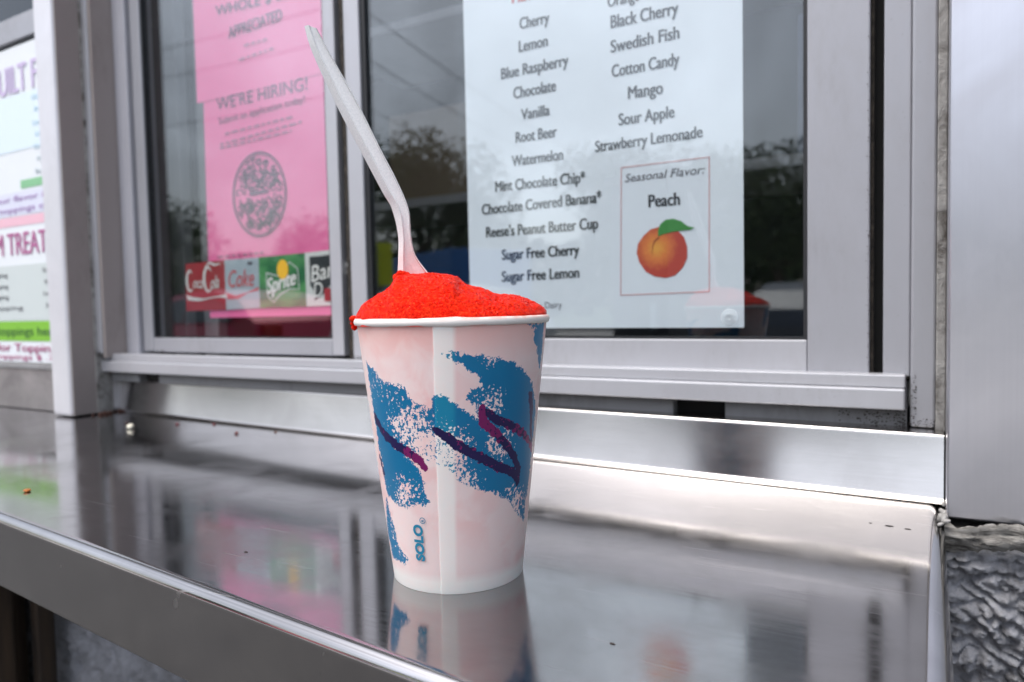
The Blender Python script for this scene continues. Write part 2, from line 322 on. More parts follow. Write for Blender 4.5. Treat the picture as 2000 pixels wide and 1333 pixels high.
# text as mesh, normalised: x from 0 to 1 over its width, cap height 1
_tc = {}
def text_geo(body, bold=.0, shear=0.0):
    k = (body, bold, shear)
    if k in _tc: return _tc[k]
    def raw(s):
        c = bpy.data.curves.new('t', 'FONT'); c.body = s; c.size = 1; c.offset = bold; c.shear = shear; c.resolution_u = 4
        o = bpy.data.objects.new('t', c); COL.objects.link(o); bpy.context.view_layer.update()
        me = o.to_mesh(); V = [(v.co.x, v.co.y) for v in me.vertices]; P = [tuple(p.vertices) for p in me.polygons]
        o.to_mesh_clear(); bpy.data.objects.remove(o); bpy.data.curves.remove(c); return V, P
    V, P = raw(body); H, _ = raw('H')
    cap = max(v[1] for v in H); x0 = min(v[0] for v in V); x1 = max(v[0] for v in V)
    r = ([((v[0] - x0) / (x1 - x0), v[1] / cap) for v in V], P); _tc[k] = r; return r
def put_text(name, body, a, b, cap, y, m, parent, bold=.0, shear=0.0, rise=0):
    """a, b: (x, z) of the ends of the baseline on the sheet"""
    V, P = text_geo(body, 0, shear)
    dx, dz = b[0] - a[0], b[1] - a[1]
    W = [(a[0] + dx * u, y, a[1] + dz * u + v * cap) for u, v in V]
    bm = bmesh.new()
    for q, sx in enumerate((0,) if bold < .01 else (-1, 0, 1)):      # heavier strokes: three copies, each a hair above the last
        k = sx * bold * .9 * cap
        vs = [bm.verts.new((w[0] + k, w[1] - q * .00004, w[2] + abs(k) * .3)) for w in W]
        for p in P:
            try: bm.faces.new([vs[i] for i in p])
            except ValueError: pass
    return obj(name, face_out(bm), m, parent)
def ribbon(pts, widths, y, bm=None):
    bm = bm or bmesh.new(); L = []
    for i, p in enumerate(pts):
        a = pts[max(i - 1, 0)]; b = pts[min(i + 1, len(pts) - 1)]
        d = Vector((b[0] - a[0], b[1] - a[1])).normalized(); n = Vector((-d.y, d.x)); w = widths[i] if isinstance(widths, (list, tuple)) else widths
        L.append((bm.verts.new((p[0] + n.x * w, y, p[1] + n.y * w)), bm.verts.new((p[0] - n.x * w, y, p[1] - n.y * w))))
    for A, B in zip(L, L[1:]): bm.faces.new((A[0], A[1], B[1], B[0]))
    return bm
def arc(c, rx, rz, a0, a1, n=16): return [(c[0] + rx * cos(radians(a0 + (a1 - a0) * i / n)), c[1] + rz * sin(radians(a0 + (a1 - a0) * i / n))) for i in range(n + 1)]

# ------------------------------------------------------------------ ground and street
GZ = -1.0
M_asphalt = mat('dark_asphalt', (.05, .05, .053), .85); t = NT(M_asphalt)
n = t.noise(t.map((3, 3, 3)), 1, 6, .7); t.to(t.ramp(n, (.3, (.035, .035, .037)), (.7, (.075, .073, .07))), 'Base Color'); t.bump(t.noise(t.map((90, 90, 90)), 1, 3), .5, .01)
M_conc = mat('pale_concrete_lot', (.3, .3, .3), .8); t = NT(M_conc)
n = t.noise(t.map((1.2, 1.2, 1.2)), 1, 6, .7); t.to(t.ramp(n, (.3, (.42, .41, .40)), (.7, (.58, .565, .55))), 'Base Color')
M_grass = mat('verge_grass', (.05, .08, .03), .9)
def sheet(name, x0, x1, y0, y1, z, m):
    bm = bmesh.new(); v = [bm.verts.new(p) for p in ((x0, y0, z), (x1, y0, z), (x1, y1, z), (x0, y1, z))]; bm.faces.new(v)
    return struct(obj(name, bm, m))
sheet('ground', -600, 600, -600, 600, GZ, M_grass)
sheet('asphalt_lane', -60, 60, -3.9, .44, GZ + .004, M_asphalt)
sheet('concrete_lot', -60, 60, -26, -3.9, GZ + .008, M_conc)
sheet('road', -300, 300, -36, -26.4, GZ + .004, M_asphalt)
bm = bx(-60, 60, -26.4, -26.0, GZ, GZ + .13); bmesh.ops.recalc_face_normals(bm, faces=bm.faces)
struct(obj('kerb', bm, M_conc))
M_line = mat('road_paint', (.7, .7, .66), .7)
bm = bmesh.new()
for k in range(-14, 15):
    vv = [bm.verts.new(p) for p in ((k * 2.8, -9.5, GZ + .012), (k * 2.8 + .1, -9.5, GZ + .012), (k * 2.8 + .1, -5, GZ + .012), (k * 2.8, -5, GZ + .012))]; bm.faces.new(vv)
struct(obj('parking_lines', bm, M_line))

M_bark = mat('tree_bark', (.10, .075, .055), .9)
M_leaf = mat('tree_leaves', (.04, .075, .025), .6); t = NT(M_leaf)
n = t.noise(t.map((.8, .8, .8)), 1, 3); t.to(t.ramp(n, (.35, (.022, .045, .014)), (.65, (.075, .115, .035))), 'Base Color')
def tree_meshes(seed, h, w, leaves=8000):
    rd = random.Random(seed); bm = bmesh.new()
    th = h * .3
    tube([(0, 0, 0), (.05, 0, th * .5), (0, .05, th), (.05, 0, h * .7)], [h * .03, h * .024, h * .02, h * .006], 8, bm)
    blobs = []
    for k in range(9):
        a = k * 2.4 + rd.random(); r = w * .5 * rd.uniform(.35, .75); z = h * rd.uniform(.42, .88)
        tube([(0, 0, th * rd.uniform(.8, 1.4)), (cos(a) * r * .5, sin(a) * r * .5, z * .8), (cos(a) * r, sin(a) * r, z)], [h * .012, h * .008, h * .003], 6, bm)
        blobs.append((Vector((cos(a) * r, sin(a) * r, z)), w * rd.uniform(.2, .32)))
    blobs.append((Vector((0, 0, h * .88)), w * .25)); blobs.append((Vector((0, 0, h * .6)), w * .35))
    tm = bpy.data.meshes.new('trunk'); bm.to_mesh(tm); bm.free(); tm.materials.append(M_bark)
    V = []; Fc = []
    for i in range(leaves):
        c, r = blobs[rd.randrange(len(blobs))]
        d = Vector((rd.gauss(0, 1), rd.gauss(0, 1), rd.gauss(0, .8))).normalized() * r * rd.random() ** .4
        p = c + d; s = h * rd.uniform(.010, .020)
        a = Vector((rd.gauss(0, 1), rd.gauss(0, 1), rd.gauss(0, 1))).normalized(); b = a.orthogonal().normalized()
        k = len(V); V += [p - a * s, p + b * s * .6, p + a * s, p - b * s * .6]; Fc.append((k, k + 1, k + 2, k + 3))
    cm = mesh_pydata('crown', V, Fc); cm.materials.append(M_leaf)
    return tm, cm
TM = [tree_meshes(3, 7.0, 5.5), tree_meshes(11, 8.5, 7.0), tree_meshes(23, 6.0, 6.5)]
def place_tree(kind, x, y, s, rz, label):
    e = empty('street_tree', label, 'tree', (x, y, GZ), 'trees along the street'); e.rotation_euler.z = rz; e.scale = (s, s, s)
    for nm, me in zip(('trunk', 'crown'), TM[kind]): obj(nm, me, None, e)
for a in [(0, -14.6, -18.5, .95, .3, 'dark round tree mirrored in the glass beside the flavor list'),
          (1, -13.0, -34.0, 1.0, 1.3, 'tree behind the blue truck across the road'),
          (1, -4.9, -27.5, .78, 2.1, 'leafy tree mirrored right of the flavor list'),
          (2, -1.5, -29.0, .75, .3, 'low spreading tree by the kerb mirrored low in the right pane'),
          (2, -9.5, -37.5, 1.1, .9, 'wide tree beyond the road, middle of the row'),
          (0, 5.0, -38.0, 1.1, 1.9, 'tree far right across the road'),
          (1, -24.0, -36.0, .9, 2.9, 'tree left of the utility pole across the road'),
          (2, -34.0, -33.0, 1.1, .2, 'broad tree far left beyond the road'),
          (0, -19.5, -12.0, .62, .2, 'dark tree mirrored beside the pink notices'),
          (1, 14.0, -37.0, .95, 1.2, 'tree right beyond the road, last of the row')]:
    place_tree(*a)

# far tree line: ridge of leaves nobody could count
rd = random.Random(5); V = []; Fc = []
for i in range(16000):
    x = rd.uniform(-110, 90); y = -60 - rd.random() * 10
    top = 7.5 + 2.2 * noise.noise(Vector((x * .07, 0, 3))) + 1.6 * noise.noise(Vector((x * .3, 2, 1)))
    p = Vector((x, y, GZ + top * rd.random() ** .6)); s = rd.uniform(.3, .7)
    a = Vector((rd.gauss(0, 1), rd.gauss(0, 1), rd.gauss(0, 1))).normalized(); b = a.orthogonal().normalized()
    k = len(V); V += [p - a * s, p + b * s, p + a * s, p - b * s]; Fc.append((k, k + 1, k + 2, k + 3))
o = obj('far_trees', mesh_pydata('far_trees', V, Fc), M_leaf); o['kind'] = 'stuff'; o['label'] = 'far tree line beyond the road mirrored in the glass'

# utility poles and wires
M_pole = mat('weathered_pole_wood', (.16, .12, .09), .9)
M_wire = mat('black_cable', (.015, .015, .017), .6)
def pole(x, y, h, rz, label):
    e = empty('utility_pole', label, 'utility pole', (x, y, GZ), 'utility poles'); e.rotation_euler.z = rz
    obj('shaft', tube([(0, 0, 0), (0, 0, h)], [.15, .10], 12), M_pole, e)
    for z in (h - .5, h - 2.0): box('crossarm', -1.1, 1.1, -.06, .06, z - .07, z + .07, M_pole, e, 0)
    for z in (h - .5, h - 2.0):
        for xx in (-1, 0, 1):
            obj('insulator', tube([(xx, 0, z + .07), (xx, 0, z + .16), (xx, 0, z + .22)], [.03, .045, .02], 8), M_silver, e)
pole(-13.75, -13.8, 9.2, .5, 'tall wooden utility pole mirrored behind the window mullion')
pole(-36.0, -8.5, 9.2, 1.4, 'wooden utility pole farther left along the lot')
pole(-17.0, -46.0, 9.2, .1, 'wooden utility pole across the road')
def wire(a, b, sag, r, label):
    pts = [Vector(a).lerp(Vector(b), i / 20) - Vector((0, 0, sag * 4 * (i / 20) * (1 - i / 20))) for i in range(21)]
    tag(obj('power_line', tube(pts, r, 6), M_wire), label, 'power line', 'power lines on the utility poles')
for i, (z, dx) in enumerate([(7.92, -.9), (7.92, .9), (6.42, -.9)]):
    wh = ('upper near', 'upper far', 'lower')[i]
    wire((-13.75 + dx, -13.8, z), (-17.0 + dx, -46.0, z), .7, .012, wh + ' cable of the span running across the road')
    wire((-13.75, -13.8 + dx, z), (-36.0, -8.5 + dx, z), .6, .010, wh + ' cable of the span running along the lot')

# vehicles
def wheel(parent, x, y, r=.32, w=.2):
    bm = bmesh.new(); bmesh.ops.create_cone(bm, cap_ends=True, segments=28, radius1=r, radius2=r, depth=w, matrix=Matrix.Translation((x, y, r)) @ Matrix.Rotation(pi / 2, 4, 'X'))
    wv = obj('wheel', bm, M_tyre, parent, bevel=.02)
    bm = bmesh.new(); bmesh.ops.create_cone(bm, cap_ends=True, segments=20, radius1=r * .62, radius2=r * .55, depth=w + .03, matrix=Matrix.Translation((x, y, r)) @ Matrix.Rotation(pi / 2, 4, 'X'))
    obj('rim', bm, M_silver, wv)
M_tyre = mat('tyre_rubber', (.02, .02, .02), .85); M_carglass = mat('dark_car_glass', (.02, .025, .03), .05, 0, .8)
M_lamp = mat('lamp_lens', (.6, .6, .6), .1); M_tail = mat('tail_lens', (.4, .02, .02), .2)
def extr(profile, y0, y1, taper=0, ztap=1.0):
    bm = bmesh.new(); A = []; B = []
    for x, z in profile:
        k = taper if z > ztap else 0
        A.append(bm.verts.new((x, y0 + k, z))); B.append(bm.verts.new((x, y1 - k, z)))
    n = len(A)
    for i in range(n): bm.faces.new((A[i], A[(i + 1) % n], B[(i + 1) % n], B[i]))
    bm.faces.new(list(reversed(A))); bm.faces.new(B); bmesh.ops.recalc_face_normals(bm, faces=bm.faces); return bm
def car(x, y, rz, color, label):
    e = empty('parked_car', label, 'car', (x, y, GZ), 'cars parked in the lot'); e.rotation_euler.z = rz
    m = mat('car_paint', color, .25, .2, .6)
    prof = [(-2.1, .35), (-2.15, .62), (-2.0, .88), (-1.2, .95), (-.55, 1.38), (.6, 1.45), (1.35, 1.3), (1.95, .98), (2.1, .7), (2.08, .35),
            (1.72, .33), (1.62, .55), (1.35, .68), (1.05, .55), (.95, .3), (-.9, .3), (-1.0, .55), (-1.28, .68), (-1.58, .55), (-1.68, .33)]
    obj('body', extr(prof, -.88, .88, .16, 1.2), m, e, bevel=.02)
    for s in (-1, 1):
        for q in ([(-1.02, .97), (-.5, 1.3), (.0, 1.34), (.0, .97)], [(.07, .97), (.07, 1.34), (.62, 1.36), (1.15, 1.22), (1.4, .99)]):
            bm = bmesh.new(); vs = [bm.verts.new((a, s * (.885 - (b - .95) * .30), b)) for a, b in q]; bm.faces.new(vs); obj('side_window', bm, M_carglass, e)
    bm = bmesh.new(); vs = [bm.verts.new(p) for p in ((-1.16, -.75, 1.0), (-1.16, .75, 1.0), (-.6, .66, 1.37), (-.6, -.66, 1.37))]; bm.faces.new(vs); obj('windscreen', bm, M_carglass, e)
    for s in (-1, 1):
        box('headlight', -2.15, -1.98, s * .62 - .16, s * .62 + .16, .66, .8, M_lamp, e, .01)
        box('tail_light', 1.96, 2.09, s * .66 - .14, s * .66 + .14, .78, .95, M_tail, e, .01)
        wheel(e, -1.3, s * .8); wheel(e, 1.33, s * .8)
    box('bumper', -2.2, -2.0, -.8, .8, .36, .54, M_tyre, e, .02)
car(-9.6, -6.6, .15, (.42, .02, .06), 'red hatchback mirrored at the foot of the left pane')
car(-6.4, -8.2, 1.45, (.6, .61, .63), 'silver car mirrored low in the left pane beside the red one')
car(-1.9, -13.5, 1.6, (.05, .06, .08), 'dark car parked in the lot, mirrored low in the right pane')
# blue truck
e = empty('box_truck', 'blue box truck parked under the tree, mirrored beside the flavor list', 'truck', (-11.9, -15.2, GZ)); e.rotation_euler.z = .5
M_blue = mat('truck_blue_paint', (.02, .12, .36), .35)
box('cargo_box', -1.2, 3.2, -1.1, 1.1, .8, 2.5, M_blue, e, .03)
obj('cab', extr([(-1.25, .5), (-1.25, 2.1), (-1.9, 2.1), (-2.4, 1.4), (-2.95, 1.25), (-3.0, .5)], -1.0, 1.0), M_blue, e, bevel=.03)
box('chassis', -2.9, 3.1, -.5, .5, .45, .78, M_tyre, e, .02)
for s in (-1, 1):
    bm = bmesh.new(); vs = [bm.verts.new((a, s * 1.012, b)) for a, b in ((-1.4, 1.4), (-1.4, 1.95), (-1.85, 1.95), (-2.25, 1.4))]; bm.faces.new(vs); obj('side_window', bm, M_carglass, e)
    wheel(e, -2.1, s * .88, .42, .25); wheel(e, 2.1, s * .88, .42, .25)
    box('headlight', -3.04, -2.96, s * .75 - .14, s * .75 + .14, .8, .98, M_lamp, e, .01)
# yellow sign
e = empty('road_sign', 'yellow-green warning sign on a post mirrored beside the mullion', 'sign', (-8.9, -9.2, GZ)); e.rotation_euler.z = -.75
obj('post', tube([(0, 0, 0), (0, 0, 2.3)], .03, 8), M_silver, e)
box('sign_plate', -.32, .32, -.05, -.035, 1.55, 2.35, mat('sign_yellow_green', (.62, .70, .03), .4), e, .01)
# added dark cabinet, put in for the dark band mirrored in the backsplash
e = empty('added_dark_cabinet', 'invented tall dark cabinet added on the lot to mirror as a dark band in the backsplash', 'cabinet', (-1.62, -3.75, GZ)); e.rotation_euler.z = .35
M_cab = mat('dark_cabinet_paint', (.035, .033, .04), .5)
box('cabinet_body', -.24, .24, -.22, .22, .08, 1.95, M_cab, e, .01); box('plinth', -.26, .26, -.24, .24, 0, .078, M_conc, e, .004)
box('door', -.21, .21, .222, .235, .14, 1.88, M_cab, e, .004); box('handle', .14, .17, .237, .27, .95, 1.12, M_silver, e, .004)
box('roof', -.27, .27, -.25, .26, 1.952, 1.99, M_cab, e, .006)

# ------------------------------------------------------------------ block wall below the counter
WY = .455
M_block = mat('grey_painted_block', (.33, .33, .36), .72); t = NT(M_block)
n1 = t.noise(t.map((28, 28, 28)), 1, 6, .7, .4); n2 = t.noise(t.map((120, 120, 120)), 1, 4, .7)
c = t.ramp(n1, (.30, (.13, .13, .135)), (.52, (.24, .245, .27)), (.75, (.34, .345, .38)))
c = t.mix(t.rng(n2, .56, .72, 0, .6), c, (.12, .115, .11)); t.to(c, 'Base Color'); t.bump(n2, .5, .004)
M_mortar = mat('grey_mortar', (.30, .29, .28), .9); t = NT(M_mortar); n = t.noise(t.map((60, 60, 60)), 1, 5, .7); t.bump(n, .7, .004)
t.to(t.ramp(n, (.3, (.18, .17, .16)), (.7, (.36, .35, .335))), 'Base Color')
def block_mesh(nx, nz, seed, amp, w=.385, h=.185):
    V = []; Fc = []
    for j in range(nz + 1):
        for i in range(nx + 1):
            u, v = i / nx, j / nz; x = u * w; z = v * h
            e = min(u * w, (1 - u) * w, v * h, (1 - v) * h); k = min(1, e / .006)
            p = Vector((x * 26 + seed * 7, seed, z * 34))
            d = noise.fractal(p, .9, 2.1, 5) * .5 + noise.noise(Vector((x * 9, seed, z * 14))) * .55
            d -= max(0, noise.noise(p * 1.7) - .12) * 1.1
            if nx > 60:
                q = Vector((x, seed, z)); wq = q + Vector((noise.noise(q * 60), 0, noise.noise(q * 60 + Vector((9, 0, 0))))) * .004
                cr = abs(noise.noise(Vector((wq.x * 105 + 2 * wq.z * 10, 1, wq.z * 135)))); cr2 = abs(noise.noise(Vector((wq.x * 250 + 3, 5, wq.z * 310)))); d += .75 * min(1, cr / .38) ** .7 - .5 +   .24 * min(1, cr2 / .4) ** .8 - .2 + .12 * noise.noise(q * 420)
            V.append((x, -(d * amp + amp * .2) * k + (1 - k) * .006, z))
    for j in range(nz):
        for i in range(nx):
            a = j * (nx + 1) + i; Fc.append((a, a + 1, a + nx + 2, a + nx + 1))
    b = len(V); V += [(0, .04, 0), (w, .04, 0), (w, .04, h), (0, .04, h)]
    bot = [i for i in range(nx + 1)]; top = [nz * (nx + 1) + i for i in range(nx + 1)]
    lf = [j * (nx + 1) for j in range(nz + 1)]; rt = [j * (nx + 1) + nx for j in range(nz + 1)]
    Fc += [[b] + [b + 1] + bot[::-1], [b + 3] + top + [b + 2], [b + 3, b] + lf, [b + 1, b + 2] + rt[::-1], (b, b + 3, b + 2, b + 1)]
    me = mesh_pydata('block', V, Fc); me.materials.append(M_block)
    for p in me.polygons:
        if len(p.vertices) == 4: p.use_smooth = True
    return me
wall = empty('block_wall', 'grey painted split-face block wall under the steel counter', 'wall', (0, WY, -1))
BMs = [block_mesh(16, 8, s, .007) for s in (1, 2, 3)]
near = block_mesh(380, 190, 5, .0095); left_near = block_mesh(90, 46, 9, .008)
for r in range(5):
    for c in range(-6, 4):
        x = -.02 + c * .395 + (.1975 if r % 2 else 0); z = -.0145 - .185 - r * .195
        me = near if (r == 0 and c == 0) else left_near if (r in (0, 1) and c in (-3, -2, -1)) else BMs[(r * 3 + c) % 3]
        b = obj('block', me, None, wall); b.location = (x, 0, z + 1)
box('mortar_bed', -2.5, 1.75, .012, .10, -0.0, .985, M_mortar, wall, 0)
M_bead = mat('beige_grey_caulk', (.2, .19, .175), .8); t = NT(M_bead); n = t.noise(t.map((60, 200, 260)), 1, 5, .7, .5)
t.to(t.ramp(n, (.33, (.07, .065, .06)), (.52, (.22, .21, .195)), (.75, (.31, .305, .30))), 'Base Color'); t.bump(n, .8, .003)
# ragged caulk bead between panel and wall
bm = bmesh.new(); nx, nr = 220, 14; rows = []
for i in range(nx + 1):
    x = .0075 + i / nx * .30; row = []
    for j in range(nr + 1):
        a = pi * j / nr; r = .0065 + .0045 * noise.noise(Vector((x * 45, j * .5, 1))) + .003 * noise.noise(Vector((x * 160, j * .9, 4))) + .0012 * noise.noise(Vector((x * 600, j * 2.1, 4)))
        row.append(bm.verts.new((x, .456 - sin(a) * r, -.0065 + cos(a) * r * .95 + .003 * noise.noise(Vector((x * 40, 0, 9))))))
    rows.append(row)
for A, B in zip(rows, rows[1:]):
    for j in range(nr): bm.faces.new((A[j], A[j + 1], B[j + 1], B[j]))
obj('caulk_bead', bm, M_bead, wall, True).location = (0, -WY, 1)

# brown timber leg and dark bay under the left end of the counter
tb = empty('timber_support', 'dark brown timber support under the left end of the counter', 'support', (-1.0, .40, -1))
M_wood = mat('dark_stained_wood', (.10, .06, .035), .7); t = NT(M_wood); n = t.noise(t.map((60, 60, 5)), 1, 5, .6, .5)
t.to(t.ramp(n, (.3, (.006, .004, .003)), (.7, (.06, .036, .02))), 'Base Color'); t.bump(n, .4, .003)
for x0, x1, yy in ((-1.36, -1.13, .41), (-1.125, -1.07, .385), (-1.065, -.965, .425), (-.96, -.925, .40), (-.92, -.905, .385), (-.903, -.888, .42)):
    box('plank', x0 + 1.0, x1 + 1.0, yy - .40, yy - .40 + .02, .0, .945, M_wood, tb, .002)
box('gap_shade_strip', -.882 + 1.0, -.868 + 1.0, .0, .012, .0, .69, M_black, tb, .003)  # added black strip; its colour stands for the shade in the gap beside the planks

# ------------------------------------------------------------------ steel counter
cnt = empty('serving_counter', 'long brushed stainless steel serving counter under the cup', 'counter', (0, .35, -.05))
def loc(o, p=(0, -.35, .05)): o.location = p; return o
def fy(x): return .2171 - (x + .4961) * .0857      # front edge
def by(x): return .4925 - (x - .009) * .0415       # foot of the backsplash
# profile across the counter, swept in x ; rounded front bend
XL = -1.9; XR = .0078
xs = [XL + (XR - .0086 - XL) * i / 40 for i in range(41)] + [XR - .008]
RB_, NB = .0055, 10
V = []; Fc = []
def section(x, dz=0.0, inset=0.0):
    f = fy(x); pts = [(x, f + .012, -.0458)] ; pts.append((x, f + .0008, -.0458)); pts.append((x, f, -.0448)); pts.append((x, f, -.0438)); pts.append((x, f, -RB_ - .0006))
    for k in range(NB + 1):
        a = pi / 2 * k / NB; pts.append((x, f + RB_ - RB_ * cos(a), -RB_ + RB_ * sin(a)))
    yb = by(x) + .03 if x > -.93 else .53
    yb = max(yb, .50)
    pts.append((x, f + RB_ + .0006, 0))
    for k in range(1, 9): pts.append((x, f + RB_ + (yb - f - RB_) * k / 8, 0))
    return pts
secs = [section(x) for x in xs]
# right-hand rounded drop
for k in range(1, NB + 1):
    a = pi / 2 * k / NB; x = xs[-1] + .008 * sin(a); dz = -.008 * (1 - cos(a))
    base = section(xs[-1]); secs.append([(x, y, z + dz if z > -.03 else z) for (_, y, z) in base])
base = secs[-1]; secs.append([(x, y, z if z < -.03 else -.044) for (x, y, z) in base])
n = len(secs[0])
for s in secs: V += s
for i in range(len(secs) - 1):
    for j in range(n - 1): a = i * n + j; Fc.append((a, a + n, a + n + 1, a + 1))
me = mesh_pydata('countertop', V, Fc)
for p in me.polygons: p.use_smooth = True
loc(obj('countertop', me, M_counter, cnt))
# backsplash: cove at its foot, leans back a little, folded top edge
V = []; Fc = []; XB = [-.957 + (.0075 + .957) * i / 24 for i in range(25)]
for x in XB:
    y = by(x); P = [(y - .0045, .0006)]
    for k in range(1, 7):
        a = pi / 2 * k / 6; P.append((y - .0045 + .0045 * sin(a), .0006 + .0045 * (1 - cos(a))))
    P += [(y + .0005, .0062), (y + .0040, .0385), (y + .0043, .0396), (y + .0049, .0403), (y + .0062, .0407), (y + .0075, .0408), (y + .035, .0408)]
    V += [(x, a, b) for a, b in P]
n = len(V) // 25
for i in range(24):
    for j in range(n - 1): a = i * n + j; Fc.append((a, a + n, a + n + 1, a + 1))
me = mesh_pydata('backsplash', V, Fc)
for p in me.polygons: p.use_smooth = True
loc(obj('backsplash', me, M_upstand, cnt))
# edge caulk at right corner
bm = bmesh.new()
for i in range(16):
    q = random.random() ** 2; bmesh.ops.create_icosphere(bm, subdivisions=2, radius=random.uniform(.0010, .0022), matrix=Matrix.Translation((.0070 + random.uniform(-.0015, .002), .448 + q * .045, .0008 + random.uniform(-.001, .002))))
for v in bm.verts: v.co += Vector((noise.noise(v.co * 300), noise.noise(v.co * 300 + Vector((5, 0, 0))), noise.noise(v.co * 300 + Vector((0, 9, 0))))) * .0012
loc(obj('corner_caulk', bm, M_caulk, cnt, True))

# ------------------------------------------------------------------ right metal panel, left corner post
pn = empty('metal_panel', 'tall brushed aluminium wall panel right of the window', 'panel', (.3, .46, 0))
box('panel_sheet', .0085 - .3, .9 - .3, 0, .06, .0005, 1.3, M_panel, pn, .001)
pn2 = empty('corner_post', 'brushed steel corner post left of the service window', 'post', (-.91, .47, 0))
box('post_face', -.929 + .91, -.889 + .91, 0, .075, .001, 1.3, M_post, pn2, .004)
box('soiled_side', -.8888 + .91, -.8868 + .91, .003, .048, .002, 1.3, M_jamb, pn2, .0005)
box('side_caulk', -.8866 + .91, -.8846 + .91, .030, .050, .002, 1.3, M_caulk, pn2, .0005)
# dirt in the corner where the post meets the counter
bm = bmesh.new()
for i in range(20):
    bmesh.ops.create_icosphere(bm, subdivisions=2, radius=random.uniform(.001, .003), matrix=Matrix.Translation((-.887 + random.uniform(-.004, .012) + .91, .020 + random.uniform(0, .055), .001)))
obj('corner_grime', bm, mat('rusty_brown_grime', (.07, .03, .022), .9), pn2, True)

# ------------------------------------------------------------------ service window
sw = empty('service_window', 'sliding aluminium service window above the counter', 'window', (-.45, .53, .04))
def W(name, x0, x1, y0, y1, z0, z1, m, parent=sw, bevel=.0007):
    return box(name, x0 + .45, x1 + .45, y0 - .53, y1 - .53, z0 - .04, z1 - .04, m, parent, bevel)
ZT = 1.0
# sill
W('sill_lip', -.907, -.0133, .5075, .528, .0524, .0658, M_alu_bright, bevel=.0012)
W('sill_track', -.8990, -.0133, .5125, .5265, .0660, .0742, M_alu_bright, bevel=.0008)
W('sill_bed', -.8990, -.0125, .527, .560, .0500, .0700, M_alu_left)
for a, b in ((-.905, -.829), (-.79, -.1655), (-.1275, -.0125)):
    W('sub_sill', a, b, .5200, .5560, .0400, .0520, M_subsill)
W('weep_slot', -.829, -.79, .5300, .5500, .0410, .0515, M_void, bevel=0)
W('weep_slot', -.1655, -.1275, .5300, .5500, .0410, .0515, M_void, bevel=0)
# right side of the outer frame
W('outer_frame', -.0107, .0030, .5150, .5600, .0412, ZT, M_alu, bevel=.0015)
W('frame_caulk', .0031, .0084, .5120, .5300, .0400, ZT, M_caulk)
W('inner_channel', -.0266, -.0110, .5240, .5600, .0720, ZT, M_alu, bevel=.001)
W('channel_gap', -.0334, -.0268, .5380, .5590, .0705, ZT, M_void, bevel=0)
W('weather_pile', -.0345, -.0325, .5285, .5370, .0705, ZT, M_brush)
# left side of the outer frame, layer by layer
W('outer_flange', -.9130, -.9010, .5010, .530, .0520, ZT, M_alu_bright, bevel=.001)
W('flange_groove', -.9008, -.8925, .5080, .530, .0660, ZT, M_alu_left)
W('inner_flange', -.8923, -.8760, .5030, .529, .0745, ZT, M_alu_bright, bevel=.0015)
W('jamb_side', -.8758, -.8700, .5050, .558, .0700, ZT, M_jamb)
W('jamb_stop', -.8698, -.8440, .5310, .560, .0700, ZT, M_alu_left, bevel=.002)
# left sash (slides behind)
ls = sw
SL = empty('tmp', 'x', 'x'); bpy.data.objects.remove(SL)
def sash(name): 
    o = bpy.data.objects.new(name, None); COL.objects.link(o); o.parent = sw; return o
s1 = sash('sash')
W('stile', -.8395, -.8210, .5350, .552, .0765, ZT, M_alu, s1, .001)
W('stile', -.5235, -.5080, .5350, .552, .0765, ZT, M_alu_bright, s1, .001)
W('bottom_rail', -.8208, -.5237, .5352, .552, .0760, .0932, M_alu, s1, .001)
W('gasket', -.8208, -.5237, .5380, .5395, .0933, .0950, M_black, s1, 0)
W('gasket', -.8208, -.8190, .5375, .5450, .0950, ZT, M_black, s1, 0)
W('gasket', -.5262, -.5237, .5375, .5450, .0950, ZT, M_black, s1, 0)
W('glass', -.8190, -.5264, .5400, .5420, .0940, ZT, M_glass, s1, 0)
W('mullion_gap', -.5078, -.4868, .5420, .5580, .0720, ZT, M_void, bevel=0)
# right sash
s2 = sash('sash')
W('stile', -.4863, -.4672, .5250, .541, .0745, ZT, M_alu_bright, s2, .001)
W('stile', -.0727, -.0346, .5250, .541, .0705, ZT, M_alu, s2, .001)
W('bottom_rail', -.4670, -.0731, .5262, .541, .0722, .0955, M_alu_bright, s2, .0008)
W('gasket', -.4670, -.0731, .5275, .5300, .0957, .0975, M_black, s2, 0)
W('gasket', -.4670, -.4618, .5275, .5340, .0976, ZT, M_black, s2, 0)
W('gasket', -.0755, -.0731, .5275, .5340, .0976, ZT, M_black, s2, 0)
W('glass', -.4616, -.0757, .5305, .5325, .0965, ZT, M_glass, s2, 0)
# furry weather pile between the sashes
bm = bmesh.new(); H = 700; rows = []
for i in range(H + 1):
    z = .0745 + i / H * .6; k = noise.noise(Vector((z * 260, 0, 1))) * .0012 + noise.noise(Vector((z * 900, 3, 1))) * .0006
    k2 = noise.noise(Vector((z * 240, 7, 1))) * .0010 + noise.noise(Vector((z * 800, 9, 1))) * .0006
    rows.append([bm.verts.new(p) for p in ((-.5000 + k, .5400, z), (-.4985 + k, .5330, z), (-.4890 + k2, .5320, z), (-.4866, .5390, z))])
for A, B in zip(rows, rows[1:]):
    for j in range(3): bm.faces.new((A[j], A[j + 1], B[j + 1], B[j]))
o = obj('weather_pile', bm, M_brush, sw); o.location = (.45, -.53, -.04)

